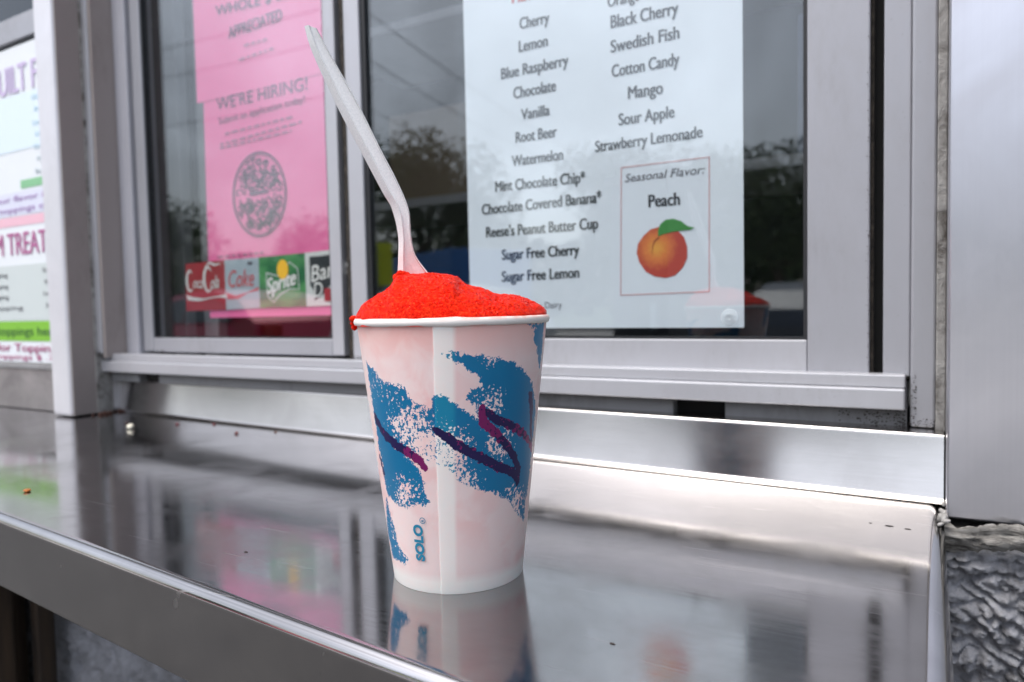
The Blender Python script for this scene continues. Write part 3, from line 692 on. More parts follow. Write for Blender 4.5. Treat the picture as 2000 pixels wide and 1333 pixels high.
# dirt caught in the joints
M_grime = mat('black_grime', (.06, .052, .046), .95)
bm = bmesh.new(); rdl = random.Random(31)
def dirt(n, x0, x1, y, z0, z1, s0=.0004, s1=.0014):
    s0 *= .5; s1 *= .42
    for i in range(n * 2):
        c = Vector(((x1 - (x1 - x0) * rdl.random() ** 1.8) + .45, y - .53, rdl.uniform(z0, z1) - .04)); r = rdl.uniform(s0, s1)
        vs = [bm.verts.new(c + Vector((cos(k * 1.2566 + i) * r * rdl.uniform(.5, 1.4), -.0003, sin(k * 1.2566 + i) * r * rdl.uniform(.4, 1.2)))) for k in range(5)]
        bm.faces.new(vs)
dirt(70, -.0345, -.0115, .5240, .0700, .0725); dirt(60, -.0365, -.0340, .5247, .07, .32, .0003, .0011); dirt(90, -.055, -.0135, .5198, .0400, .0520, .0004, .0016)
dirt(26, -.0110, -.0075, .5147, .0420, .075); dirt(30, -.8990, -.8790, .5027, .0745, .0790, .0005, .002); dirt(40, -.86, -.80, .5347, .0765, .0785, .0004, .0012); dirt(30, -.0106, .0030, .5147, .0412, .047, .0003, .0011)
dirt(25, -.49, -.475, .5247, .0745, .0775, .0004, .0012); dirt(14, -.30, -.08, .5073, .0545, .0655, .0002, .0005)
o = obj('grime', bm, M_grime, sw); o['kind'] = 'stuff'

# ------------------------------------------------------------------ building around the window
bw = empty('building_front', 'dark grey building front above and beside the service window', 'building', (-.4, .56, -1))
M_wallpaint = mat('dark_grey_wall', (.13, .13, .14), .7)
box('wall_header', -3.0 + .4, 1.4 + .4, -.05, .06, 2.31, 3.4, M_wallpaint, bw, .002)
box('wall_side', 1.31, 1.8, -.05, .06, 1.0, 2.30, M_wallpaint, bw, .002)
box('wall_side', -3.0 + .4, -1.62 + .4, -.05, .06, 1.0, 2.30, M_wallpaint, bw, .002)
M_room = mat('dark_interior_paint', (.07, .07, .075), .8)
bm = bx(-3.0, 1.4, .62, 3.2, -1, 1.4)
for f in list(bm.faces):
    f.normal_update()
    c = f.calc_center_median()
    if abs(c.y - .62) < .01: bm.faces.remove(f)
struct(obj('interior_room', bm, M_room))
fr = empty('interior_bars', 'dark metal uprights standing inside behind the left pane', 'rack', (-.83, .60, 0))
for x0, x1, y in ((-.872, -.846, .60), (-.818, -.790, .605)):
    box('upright', x0 + .83, x1 + .83, y - .60, y - .585, .02, 1.0, M_subsill, fr, .002)
shf = empty('interior_shelf', 'dim shelf with stacked boxes inside behind the right pane', 'shelf', (-.3, 1.3, -1))
for z in (.95, 1.35, 1.75): box('shelf_board', -1.0, 1.0, 0, .35, z, z + .02, M_subsill, shf, .002)
for x in (-1.0, 1.0): box('shelf_post', x, x + .03, .1, .13, 0, 2.0, M_subsill, shf, .002)
for k, (x, w, h, cc) in enumerate([(-.8, .22, .2, (.2, .15, .1)), (-.4, .18, .14, (.25, .25, .27)), (.1, .25, .24, (.12, .14, .2)), (.5, .2, .16, (.22, .18, .12))]):
    tag(box('storage_box', x - .3, x + w - .3, 1.33, 1.6, .371, .371 + h, mat('card', cc, .8), None, .003), ('tall brown box at the left of the dim inner shelf', 'low grey box second on the dim inner shelf', 'big dark blue box third on the dim inner shelf', 'small tan box at the right of the dim inner shelf')[k], 'box', 'boxes on the inner shelf')

# ------------------------------------------------------------------ flavor list behind the right pane
YP = .5338
fm = empty('flavor_menu', 'white printed flavor list taped inside the right pane', 'menu', (-.235, YP, .10))
off = (.235, -YP, -.10)
def on(parent_off, o): o.location = parent_off; return o
def curved_sheet(x0, x1, z0, z1, y, amp, lean=(0, 0)):
    bm = bmesh.new(); N = 16; g = []
    for j in range(N + 1):
        row = []
        for i in range(N + 1):
            u, v = i / N, j / N
            row.append(bm.verts.new((x0 + (x1 - x0) * u + lean[0] * v, y + amp * (sin(3 * u + 2 * v) * .5 + .5) * sin(pi * u), z0 + (z1 - z0) * v + lean[1] * u)))
        g.append(row)
    for j in range(N):
        for i in range(N): bm.faces.new((g[j][i], g[j][i + 1], g[j + 1][i + 1], g[j + 1][i]))
    return face_out(bm)
on(off, obj('paper', curved_sheet(-.3546, -.1168, .1038, .42, YP + .0006, .0000), M_white_paper, fm))
on(off, obj('laminate_edge', curved_sheet(-.3640, -.1085, .0985, .43, YP + .0014, .0), M_clearfilm, fm))
YT = YP + .0003
for (txt, xa, xb, za, zb, cap, st) in MENU:
    zm = (za + zb) / 2; sl = (zb - za) * .7; a = (xa, zm - sl / 2); b = (xb, zm + sl / 2)
    m = {0: M_ink, 1: M_ink, 2: M_ink_grey, 3: M_ink_grey, 4: M_ink, 5: M_ink_red}[st]
    on(off, put_text('printed_line', txt, a, b, cap, YT, m, fm, bold=.045 if st in (0, 1, 4, 5) else .004, shear=.22 if st in (3,) else 0))
bxp = MENU_BOX
bm = bmesh.new()
for i in range(4): ribbon([bxp[i], bxp[(i + 1) % 4]], .00033, YT, bm)
on(off, obj('border_line', face_out(bm), M_ink_rose, fm))
M_peach = mat('printed_peach', (.75, .33, .06), .6); t = NT(M_peach)
mp = t.new('ShaderNodeMapping'); t.l.new(t.tc.outputs['Object'], mp.inputs[0])
mp.inputs['Location'].default_value = (-PEACH[0][0] + .004, 0, -PEACH[0][1] - .003) ; mp.inputs['Scale'].default_value = (1, 0, 1)
g = t.new('ShaderNodeVectorMath', operation='LENGTH'); t.l.new(mp.outputs[0], g.inputs[0])
nz = t.noise(t.map((260, 260, 260)), 1, 4, .7)
dd = t.math('ADD', t.math('MULTIPLY', g.outputs['Value'], 36), t.math('MULTIPLY', nz, .35))
t.to(t.ramp(dd, (.22, (.84, .38, .06)), (.50, (.78, .22, .05)), (.80, (.52, .06, .035))), 'Base Color')
pk = on(off, obj('peach_picture', face_out(flat_poly(PEACHO, YT)), M_peach, fm))
obj('leaf', face_out(flat_poly(LEAF, YT - .0003)), mat('printed_leaf', (.05, .27, .05), .6), pk)
cr = [(PEACHO[0][0] + .0008, PEACHO[0][1] - .008), (PEACHO[0][0] - .0025, PEACHO[0][1] - .010), (PEACHO[0][0] - .0045, PEACHO[0][1] - .014), (PEACHO[0][0] - .005, PEACHO[0][1] - .021)]
obj('crease', face_out(ribbon(cr, [.0007, .0006, .0004, .0001], YT - .0002)), mat('printed_crease', (.40, .10, .03), .6), pk)
# clear suction disc on the glass
c0 = STICK[0]; rr = .0062
bm = bmesh.new(); prof = [(0.0, .0016), (.0025, .0015), (.004, .0008), (.0055, .0010), (rr, .0002)]
rings = [[bm.verts.new((c0[0] + r * cos(2 * pi * k / 28), .5303 - d, c0[1] + r * sin(2 * pi * k / 28))) for k in range(28)] for r, d in prof[1:]]
for A, B in zip(rings, rings[1:]):
    for k in range(28): bm.faces.new((A[k], A[(k + 1) % 28], B[(k + 1) % 28], B[k]))
bm.faces.new(rings[0])
tag(obj('suction_disc', bm, mat('clear_grey_plastic', (.62, .68, .72), .15, 0, .6, Alpha=.3), None, True), 'small clear suction disc at the lower right corner of the flavor list', 'suction disc')

# ------------------------------------------------------------------ pink notices
def pink(name, label, A, y, texts, lines):
    e = empty(name, label, 'notice', ((A[0] + A[1]) / 2, y, A[2])); o = (-(A[0] + A[1]) / 2, -y, -A[2])
    on(o, obj('paper', curved_sheet(A[0], A[1], A[2], A[3], y, .0004, (A[4], A[5])), M_pink_paper, e))
    for (txt, xa, xb, za, zb, cap, st) in texts:
        on(o, put_text('printed_line', txt, (xa, za), (xb, zb), cap, y - .0006, M_ink_purple, e, bold=.03 if st == 0 and cap > .01 else .005))
    for x0, z0, x1, z1 in lines:
        bm = bmesh.new(); x = x0; rdl = random.Random(int(z0 * 9999))
        while x < x1:
            w = rdl.uniform(.004, .011); u = (x - x0) / (x1 - x0); zz = z0 + (z1 - z0) * u
            ribbon([(x, zz), (min(x + w, x1), zz + .0004)], .0011, y - .0006, bm); x += w + .003
        on(o, obj('small_print', face_out(bm), mat('faint_print', (.45, .16, .28), .6), e))
    return e, o
eB, oB = pink('pink_notice', 'lower pink hiring notice with a round scribbled emblem', (-.7235, -.5290, .1165, .3640, .004, .001), .5436, PINKT[2:], [l for l in PINKLINES[2:]])
eA, oA = pink('pink_notice', 'upper pink notice overlapping the hiring notice', (-.7300, -.5262, .3632, .56, .0, -.001), .5430, PINKT[:2], PINKLINES[:2])
cx_, cz_ = PINKC[0]; rx = cx_ - PINKC[1][0]; rz = PINKC[2][1] - cz_
bm = ribbon(arc((cx_, cz_), rx, rz, 0, 360, 48), .0011, .5430)
ribbon(arc((cx_, cz_), rx * .94, rz * .94, 0, 360, 48), .0003, .5430, bm)
rdl = random.Random(4)
for k in range(300):
    a = rdl.random() * 2 * pi; r = sqrt(rdl.random()) * .86; c = (cx_ + rx * r * cos(a), cz_ + rz * r * sin(a))
    if abs(c[1] - cz_) < .004: continue
    a0 = rdl.uniform(0, 360); s = rdl.uniform(.0016, .0042)
    ribbon(arc(c, s, s, a0, a0 + rdl.uniform(90, 300), 8), rdl.uniform(.0003, .0009), .5430, bm)
ribbon([(cx_ - .015, cz_ + .0015), (cx_ + .015, cz_ + .0025)], .0018, .5429, bm)
on(oB, obj('round_emblem', face_out(bm), M_ink_purple, eB))

# ------------------------------------------------------------------ drink label strip
YC = .5424
ds = empty('drink_labels', 'strip of four soft drink labels on the glass over the pink notice', 'label strip', (-.64, YC, .125)); oD = (.64, -YC, -.125)
K = COKE
mats = [M_cola_red, M_silver, M_green, M_ink_white]
LBS = []
for i in range(4):
    l = obj('label', face_out(flat_poly([K[i], K[i + 1], K[i + 6], K[i + 5]], YC)), mats[i], ds); l.location = oD; LBS.append(l)
    l['label'] = ('red cola label with white script', 'silver diet cola label with red script', 'green lemon soda label', 'white root beer label with black lettering')[i]
y1 = YC - .0003; y2 = YC - .0005; y3 = YC - .0007
def sub(name, bm, m, i): return obj(name, face_out(bm), m, LBS[i])
def swoosh(P, n):  # closed outline, first half upper edge
    return flat_poly(P, y1)
sub('swoosh', swoosh(COLA_SW, 5), M_ink_white, 0)
put_text('lettering', 'oca', (COLA_T[0][0] + .0125, COLA_T[0][1] + .005), (COLA_T[0][0] + .030, COLA_T[0][1] + .004), .0125, y1, M_ink_white, LBS[0], .02, .35)
put_text('lettering', 'ola', (COLA_T[1][0] - .017, COLA_T[1][1] + .002), (COLA_T[1][0] - .002, COLA_T[1][1] + .004), .0145, y1, M_ink_white, LBS[0], .02, .35)
bm = bmesh.new()
x0, z0 = COLA_T[0]
ribbon(arc((x0 + .007, z0 + .013), .006, .012, 50, 310, 14), [.0006 + .0014 * sin(pi * i / 14) for i in range(15)], y1, bm)
ribbon(arc((x0 + .040, z0 + .014), .0075, .014, 40, 310, 14), [.0006 + .0015 * sin(pi * i / 14) for i in range(15)], y1, bm)
ribbon([(x0 + .035, z0 + .028), (x0 + .043, z0 + .033), (x0 + .052, z0 + .030), (x0 + .062, z0 + .031)], [.0004, .0014, .0012, .0004], y1, bm)
sub('capital_flourish', bm, M_ink_white, 0)
sub('swoosh', swoosh(COKE_SW, 4), M_ink_red, 1)
put_text('lettering', 'Coke', COKE_T[0], (COKE_T[1][0], COKE_T[1][1]), .019, y1, M_ink_red, LBS[1], .015, .25)
sub('small_mark', flat_poly([(COKE_T[1][0] - .010, COKE_T[1][1] + .0235), (COKE_T[1][0] - .002, COKE_T[1][1] + .0235), (COKE_T[1][0] - .002, COKE_T[1][1] + .027), (COKE_T[1][0] - .010, COKE_T[1][1] + .027)], y1), M_ink_grey, 1)
bm = bmesh.new(); B = SPR_BORDER
ribbon(B + [B[0]], .0007, y1, bm); sub('outline', bm, M_ink_white, 2)
st = sub('lemon', flat_poly(arc(LEMON[0], .0085, .0105, 0, 360, 24)[:-1], y3), M_yellow, 2)
put_text('lettering', 'Sprite', (SPR_T[0][0] - .001, SPR_T[0][1] + .002), (SPR_T[1][0] - .001, SPR_T[1][1] + .001), .0165, y2, M_ink_white, LBS[2], .045, .2)
put_text('lettering', 'Sprite', (SPR_T[0][0] - .0015, SPR_T[0][1] + .001), (SPR_T[1][0], SPR_T[1][1] + .0005), .0175, y1, M_dkgreen, LBS[2], .085, .2)
sub('blot', flat_poly([BARQ[i] for i in (0, 1, 2, 3)] + [BARQ[4]] + [BARQ[i] for i in (5, 6, 7, 8, 9, 10)], y1), M_ink, 3)
bq = BARQ
put_text('lettering', "Barq's", (BARQ_T[0][0], BARQ_T[0][1] - .001), (BARQ_T[0][0] + .055, BARQ_T[1][1] + .006), .0165, y2, M_ink_white, LBS[3], .01, .1)
put_text('lettering', 'D', (BARQ_T[2][0], BARQ_T[2][1] - .003), (BARQ_T[3][0], BARQ_T[3][1] - .003), .015, y2, M_ink_white, LBS[3], .0, .1)
a, b = BARQ_RED
sub('red_square', flat_poly([a, (b[0] + .004, a[1]), (b[0] + .004, b[1]), (a[0], b[1])], y3), M_cola_red, 3)

# ------------------------------------------------------------------ left menu board
mb = empty('menu_board', 'bright printed menu board left of the corner post', 'menu board', (-1.1, .487, .06)); oM = (1.1, -.487, -.06)
M_board = paper('white_board_print', (.82, .86, .90))
on(oM, obj('board', face_out(bx(-1.62, -.936, .487, .492, .0628, .4655)), M_board, mb))
def mrect(name, x0, x1, z0, z1, m, y=.4866): return on(oM, obj(name, face_out(flat_poly([(x0, z0), (x1, z0), (x1, z1), (x0, z1)], y)), m, mb))
def mtext(t, x0, x1, z, cap, m, bold=.03): return on(oM, put_text('printed_line', t, (x0, z), (x1, z), cap, .4862, m, mb, bold))
mrect('colour_band', -1.6, -.937, .24, .252, M_palepink)
mrect('colour_band', -1.6, -.937, .2535, .283, mat('pale_violet_print', (.72, .74, .88), .6))
mrect('colour_band', -1.6, -.937, .118, .1895, mat('pale_grey_print', (.62, .68, .68), .6))
mrect('colour_band', -1.6, -.937, .0905, .1165, M_lime)
mrect('colour_band', -1.6, -.937, .335, .405, mat('sky_blue_print', (.74, .86, .95), .6))
mrect('colour_band', -1.01, -.945, .2865, .297, M_lightgreen)
mtext('SERVE BUILT FL', -1.17, -.940, .408, .034, mat('pale_purple_print', (.60, .50, .74), .6), .04)
mtext('ICE CREAM TREATS', -1.22, -.940, .203, .028, mat('plum_print', (.45, .12, .30), .6), .03)
mtext('choose your flavor in', -1.17, -.944, .2715, .007, M_purple)
mtext('with two toppings or', -1.17, -.944, .258, .007, M_purple)
mtext('Add your toppings here', -1.2, -.940, .098, .011, M_dkgreen)
mtext('Ask for Topping', -1.15, -.945, .077, .010, M_magenta, .04)
mtext('extra toppings $ .75', -1.17, -.938, .0665, .0065, M_magenta, .03)
for k, (w, z) in enumerate([('Cherry', .393), ('Peach', .378), ('Lemon', .362), ('Lime', .348), ('Grape', .332), ('Mango', .317), ('Berry', .302)]):
    mtext(w, -.972 + (k % 2) * .005, -.941, z, .0055, M_blueprint if k < 5 else M_silver)
for k, (w, z) in enumerate([('Small', .178), ('Medium', .163), ('Large', .149), ('Jumbo', .1345)]):
    mtext(w, -.968 + (k % 2) * .004, -.941, z, .0055, M_ink_grey); mtext('topping', -1.10, -1.055 if k < 3 else -1.02, z - .003, .0055, M_ink_grey)
db = empty('dark_sign', 'dark blue board leaning above the menu board', 'sign', (-1.2, .485, .47))
bm = bx(-1.62 + 1.2, -.940 + 1.2, .004, .012, .0335, .40); obj('board', bm, mat('dark_blue_board', (.012, .022, .035), .25), db)
bm = bx(-1.62 + 1.2, -.938 + 1.2, .0, .014, .0015, .031); obj('rail', bm, M_alu, db, bevel=.001)
on((0, 0, 0), put_text('printed_line', 'OPEN DAILY', (-.20, .062), (.245, .062), .018, .0035, M_ink_grey, db, .02))
ls_ = empty('wall_flashing', 'grey metal flashing strip below the menu board', 'flashing', (-1.3, .49, 0))
box('strip', -.35, .371, -.0, .06, .0008, .0540, M_dullsteel, ls_, .001); box('ledge', -.35, .371, -.006, .06, .0545, .0615, M_subsill, ls_, .001)

# ------------------------------------------------------------------ paper cup
CX, CY, RB, RT, ZTP = CUPC
cup = empty('paper_cup', 'white paper cup with teal and purple brush strokes full of red slush', 'cup', (CX, CY, .0))
NTH, NZ = 720, 300
z0c = .00005
th = np.linspace(-pi, pi, NTH + 1)[:-1]; zz = np.linspace(z0c, ZTP - .0015, NZ + 1)
TH, ZZ = np.meshgrid(th, zz)
def cone_r(z): return RB + (RT - RB) * z / ZTP
RM = (RB + RT) / 2
def sdf_poly(P, X, Y):
    P = [(a * (RB + (RT - RB) * b / ZTP), b) for a, b in P]
    d = np.full(X.shape, 1e9); ins = np.zeros(X.shape, bool)
    for (x0, y0), (x1, y1) in zip(P, P[1:] + P[:1]):
        ex, ey = x1 - x0, y1 - y0; wx, wy = X - x0, Y - y0
        tt = np.clip((wx * ex + wy * ey) / (ex * ex + ey * ey + 1e-18), 0, 1)
        d = np.minimum(d, np.hypot(wx - ex * tt, wy - ey * tt))
        c = ((y0 > Y) != (y1 > Y)) & (X < ex * (Y - y0) / (ey if abs(ey) > 1e-12 else 1e-12) + x0); ins ^= c
    return np.where(ins, d, -d)
def front_and_back(th_shift):
    X = ((TH + th_shift + pi) % (2 * pi) - pi) * cone_r(ZZ); return X
teal = np.full(TH.shape, -1.0); purp = np.full(TH.shape, -1.0); mag = np.zeros(TH.shape); speck = np.zeros(TH.shape)
for sh in (0.0, pi):
    X = front_and_back(sh)
    for P in TEAL: teal = np.maximum(teal, sdf_poly(P, X, ZZ))
    for S in PURP:
        for (a, b) in zip(S, S[1:]):
            x0, y0 = a[0] * cone_r(a[1]), a[1]; x1, y1_ = b[0] * cone_r(b[1]), b[1]
            ex, ey = x1 - x0, y1_ - y0; tt = np.clip(((X - x0) * ex + (ZZ - y0) * ey) / (ex * ex + ey * ey + 1e-18), 0, 1)
            d = 1.0 * (a[2] + (b[2] - a[2]) * tt) + .0004 - np.hypot(X - x0 - ex * tt, ZZ - y0 - ey * tt)
            mm = a[3] + (b[3] - a[3]) * tt; mag = np.where(d > purp, mm, mag); purp = np.maximum(purp, d)
    for (t0_, z0_, r, a) in SPECK:
        x0 = t0_ * cone_r(z0_); d = np.hypot(X - x0, ZZ - z0_) / r; speck = np.maximum(speck, a * np.clip(1.35 - d, 0, 1))
# outer skin; tiny step at the seam
TS = [SEAM[0], SEAM[2]]; TE = [SEAM[1], SEAM[3]]
def seam_t(z, S): (a, za), (b, zb) = S; return a + (b - a) * (z - za) / (zb - za)
fr_ = (TH - seam_t(ZZ, TS)); inside = (fr_ > 0) & (TH < seam_t(ZZ, TE))
RR = cone_r(ZZ) + np.where(fr_ > 0, .00035 * np.clip(1 - fr_ * 2.2, 0, 1), 0)
band = np.clip((TH - seam_t(ZZ, TS)) / .006, 0, 1) * np.clip((seam_t(ZZ, TE) - TH) / .05, 0, 1)
RV = Vector((R0.x, R0.y, 0)); FVv = Vector((F0.x, F0.y, 0))
U_ = RR * np.sin(TH); W_ = -RR * np.cos(TH)
VX = U_ * R0.x + W_ * F0.x; VY = U_ * R0.y + W_ * F0.y
co = np.stack([VX, VY, ZZ], -1).reshape(-1, 3)
idx = np.arange((NZ + 1) * NTH).reshape(NZ + 1, NTH); nx_ = np.roll(idx, -1, 1)
Fq = np.stack([idx[:-1], nx_[:-1], nx_[1:], idx[1:]], -1).reshape(-1, 4)
me = bpy.data.meshes.new('cup_wall'); me.vertices.add(len(co)); me.vertices.foreach_set('co', co.ravel().astype(np.float32))
me.loops.add(Fq.size); me.loops.foreach_set('vertex_index', Fq.ravel().astype(np.int32))
me.polygons.add(len(Fq)); me.polygons.foreach_set('loop_start', (np.arange(len(Fq)) * 4).astype(np.int32))
me.polygons.foreach_set('use_smooth', np.ones(len(Fq), bool)); me.update(calc_edges=True); me.validate()
for nm, A in (('teal', teal * 1000), ('purp', purp * 1000), ('mag', mag), ('speck', speck), ('seam', band)):
    at = me.attributes.new(nm, 'FLOAT', 'POINT'); at.data.foreach_set('value', A.ravel().astype(np.float32))
M_cup = mat('printed_paper_cup', (.86, .80, .79), .42, 0, .4); t = NT(M_cup)
nf = t.noise(t.map((850, 850, 850)), 1, 3, .6); nm_ = t.noise(t.map((420, 420, 420)), 1, 3, .6); nl = t.noise(t.map((120, 120, 120)), 1, 4, .6)
blot = t.noise(t.map((75, 75, 75)), 1, 3, .55, .5)
soft = t.noise(t.map((22, 22, 22)), 1, 2)
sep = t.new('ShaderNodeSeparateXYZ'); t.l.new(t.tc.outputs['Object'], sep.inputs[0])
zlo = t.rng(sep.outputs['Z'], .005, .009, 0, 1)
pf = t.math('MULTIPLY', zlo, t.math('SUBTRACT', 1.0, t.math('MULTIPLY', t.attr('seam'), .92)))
pinkc = t.mix(t.rng(blot, .42, .60, 0, 1), (.90, .73, .715), (.86, .57, .56))  # light through the paper from the red slush, put into the colour as pink
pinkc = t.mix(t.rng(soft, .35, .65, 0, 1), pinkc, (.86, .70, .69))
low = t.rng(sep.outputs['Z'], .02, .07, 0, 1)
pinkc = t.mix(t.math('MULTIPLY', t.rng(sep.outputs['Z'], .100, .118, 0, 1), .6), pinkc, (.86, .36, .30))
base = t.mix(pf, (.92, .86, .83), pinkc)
# ink masks
tl = t.math('ADD', t.attr('teal'), t.math('ADD', t.math('MULTIPLY', t.math('SUBTRACT', nm_, .5), 5.0), t.math('MULTIPLY', t.math('SUBTRACT', nf, .5), 5.0)))
tl = t.math('ADD', tl, t.math('MULTIPLY', t.math('SUBTRACT', nl, .5), 4.0))
edge_in = t.rng(t.attr('teal'), .0, 5.0, .25, 0)
spn = t.math('MAXIMUM', nm_, t.math('SUBTRACT', nf, .0))
thr = t.math('SUBTRACT', .755, t.math('ADD', t.math('MULTIPLY', t.attr('speck'), .235), t.math('MULTIPLY', edge_in, .25)))
hole = t.math('GREATER_THAN', t.math('ADD', t.math('MULTIPLY', nf, .75), t.math('MULTIPLY', nm_, .33)), thr)
tm = t.math('MULTIPLY', t.math('GREATER_THAN', tl, 0.0), t.math('SUBTRACT', 1.0, hole))
tealc = t.mix(t.rng(soft, .3, .7, 0, 1), (.001, .155, .33), (.002, .19, .39))
tealc = t.mix(t.math('MULTIPLY', t.attr('seam'), .5), tealc, (.01, .33, .48))
base = t.mix(tm, base, tealc)
pl_ = t.math('ADD', t.attr('purp'), t.math('MULTIPLY', t.math('SUBTRACT', nm_, .5), 3.4))
pm = t.math('GREATER_THAN', pl_, 0.0)
mg = t.math('GREATER_THAN', t.math('ADD', t.attr('mag'), t.math('MULTIPLY', t.math('SUBTRACT', nm_, .5), 3.0)), .55)
base = t.mix(pm, base, t.mix(mg, (.010, .003, .07), (.19, .006, .11)))
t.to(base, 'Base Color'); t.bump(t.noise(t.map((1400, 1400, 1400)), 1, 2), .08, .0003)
t.b.inputs['Subsurface Weight'].default_value = .6; t.b.inputs['Subsurface Radius'].default_value = (1, .55, .5); t.b.inputs['Subsurface Scale'].default_value = .006
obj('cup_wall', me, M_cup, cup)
# rolled rim
M_rim = mat('white_paper_rim', (.87, .82, .79), .4)
t = NT(M_rim); n = t.noise(t.map((200, 200, 60)), 1, 3); sx = t.new('ShaderNodeSeparateXYZ'); t.l.new(t.tc.outputs['Object'], sx.inputs[0])
t.to(t.mix(t.math('MULTIPLY', t.rng(sx.outputs['Z'], .1172, .1190, 0, .8), t.rng(n, .4, .6, .3, 1)), (.87, .83, .80), (.85, .25, .18)), 'Base Color')
bm = bmesh.new(); N = 160; K2 = 16; rings = []
for i in range(N):
    a = 2 * pi * i / N; ring = []
    q = (a + pi) % (2 * pi) - pi; bump_ = .00028 * math.exp(-((q - .08) / .10) ** 2)
    for k in range(K2):
        b = 2 * pi * k / K2; r = .0435 + (.0013 + bump_) * cos(b); z = .1171 + (.0018 + bump_) * sin(b)
        u, w = r * sin(q), -r * cos(q); ring.append(bm.verts.new((u * R0.x + w * F0.x, u * R0.y + w * F0.y, z)))
    rings.append(ring)
for i in range(N):
    A, B = rings[i], rings[(i + 1) % N]
    for k in range(K2): bm.faces.new((A[k], A[(k + 1) % K2], B[(k + 1) % K2], B[k]))
bmesh.ops.recalc_face_normals(bm, faces=bm.faces)
obj('rim', bm, M_rim, cup, True)
bm = bmesh.new(); bmesh.ops.create_circle(bm, cap_ends=True, segments=64, radius=RB - .0005, matrix=Matrix.Translation((0, 0, .004))); obj('cup_base', bm, M_rim, cup)
# vertical maker lettering wrapped on the wall
M_teal_ink = mat('teal_ink', (.004, .21, .36), .45)
def wrap_text(body, th0, z0, z1, capth, bold, name='lettering'):
    V, P = text_geo(body, bold)
    out = []
    for u, v in V:
        z = z0 + (z1 - z0) * u; a = th0 - capth * v; r = cone_r(z) + .00045
        q, w = r * sin(a), -r * cos(a); out.append((q * R0.x + w * F0.x, q * R0.y + w * F0.y, z))
    me = mesh_pydata(name, out, P); bm = bmesh.new(); bm.from_mesh(me); bmesh.ops.subdivide_edges(bm, edges=bm.edges, cuts=1)
    return obj(name, bm, M_teal_ink, cup)
wrap_text('SOLO', SOLO[2][0] - .02, SOLO[0][1], SOLO[1][1], SOLO[2][0] - SOLO[3][0] - .02, .05)
rv = SOLO[4]
bm = bmesh.new(); L_ = []
for k in range(25):
    a = 2 * pi * k / 24; pr = []
    for r_ in (.0011, .0014):
        z = rv[1] + r_ * sin(a); tt = rv[0] + r_ * cos(a) / cone_r(z); r = cone_r(z) + .00045; pr.append(bm.verts.new((r * sin(tt) * R0.x - r * cos(tt) * F0.x, r * sin(tt) * R0.y - r * cos(tt) * F0.y, z)))
    L_.append(pr)
for A, B in zip(L_, L_[1:]): bm.faces.new((A[0], A[1], B[1], B[0]))
obj('ring_mark', bm, M_teal_ink, cup)
wrap_text('R', rv[0] + .018, rv[1] - .0006, rv[1] + .0006, .034, .03)

# ------------------------------------------------------------------ slush mound
M_ice = mat('red_slush', (.7, .01, .004), .3, 0, .14); t = NT(M_ice); t.b.inputs['Specular Tint'].default_value = (1, .30, .16, 1)
n = t.noise(t.map((900, 900, 900)), 1, 4, .65); n2 = t.noise(t.map((120, 120, 120)), 1, 4, .6)
c = t.ramp(n, (.30, (.52, .002, .0005)), (.50, (.82, .008, .001)), (.70, (.97, .085, .022)))
sx = t.new('ShaderNodeSeparateXYZ'); t.l.new(t.tc.outputs['Object'], sx.inputs[0])
c = t.mix(t.rng(n2, .52, .75, 0, .35), c, (.86, .05, .012)); t.to(c, 'Base Color')
t.b.inputs['Subsurface Weight'].default_value = .0; t.b.inputs['Subsurface Radius'].default_value = (.004, .0008, .0005); t.b.inputs['Subsurface Scale'].default_value = .6
t.bump(t.math('ADD', n, t.noise(t.map((2200, 2200, 2200)), 1, 2)), .9, .0009)
t.to(t.rng(n2, .35, .65, .16, .5), 'Roughness')
SU = [-.0447, -.0432, -.0389, -.0308, -.0252, -.0237, -.0215, -.0203, -.011, -.001, .0033, .0057, .0138, .0205, .0293, .0386, .0435, .0450]
SH = [.0006, .0035, .0079, .0130, .0160, .0198, .0208, .0202, .0207, .0202, .0189, .0159, .0132, .0106, .0095, .0062, .0030, .0006]
RS = .0440
UG = np.linspace(-.046, .046, 185); HG = np.interp(UG, SU, SH); kk = np.exp(-np.linspace(-2, 2, 9) ** 2 / 1.6); HG = np.convolve(np.pad(HG, 4, 'edge'), kk / kk.sum(), 'valid')
def HS(u): return float(np.interp(u, UG, HG))
NR, NA = 190, 640
bm = bmesh.new(); rings = []; sx_ = []
for i in range(NR + 1):
    r = RS * (i / NR) ** .8; ring = []
    for k in range(NA if i else 1):
        a = 2 * pi * k / NA; u = r * cos(a) - .0003; w = r * sin(a)
        hmax = HS(u); W0 = sqrt(max(RS * RS - u * u, 1e-9)); q = min(1, abs(w) / (W0 + 1e-6))
        h = hmax * (1 - q ** 2.3) ** .62 if q < 1 else 0
        p = Vector((u, w, h))
        fade = min(1, (RS - r) / .003) * .8 + .2
        h += fade * (.0007 * noise.noise(p * 210) + .0006 * noise.noise(p * 85 + Vector((3, 3, 3))) + .0006 * noise.noise(p * 560) + .00025 * noise.noise(p * 1100)) * (1 if hmax > .004 else .6)
        z = ZTP - .0006 + max(h, .0002 if i < NR else 0)
        if i == NR: z = ZTP - .003
        rr_ = 1 + (.012 * noise.noise(Vector((cos(a) * 6, sin(a) * 6, 2))) if i > NR * .9 else 0)
        ring.append(bm.verts.new((u * rr_ * R0.x + w * F0.x * rr_, u * rr_ * R0.y + w * F0.y * rr_, z)))
    rings.append(ring)
for k in range(NA): bm.faces.new((rings[0][0], rings[1][k], rings[1][(k + 1) % NA]))
for A, B in zip(rings[1:], rings[2:]):
    for k in range(NA): bm.faces.new((A[k], B[k], B[(k + 1) % NA], A[(k + 1) % NA]))
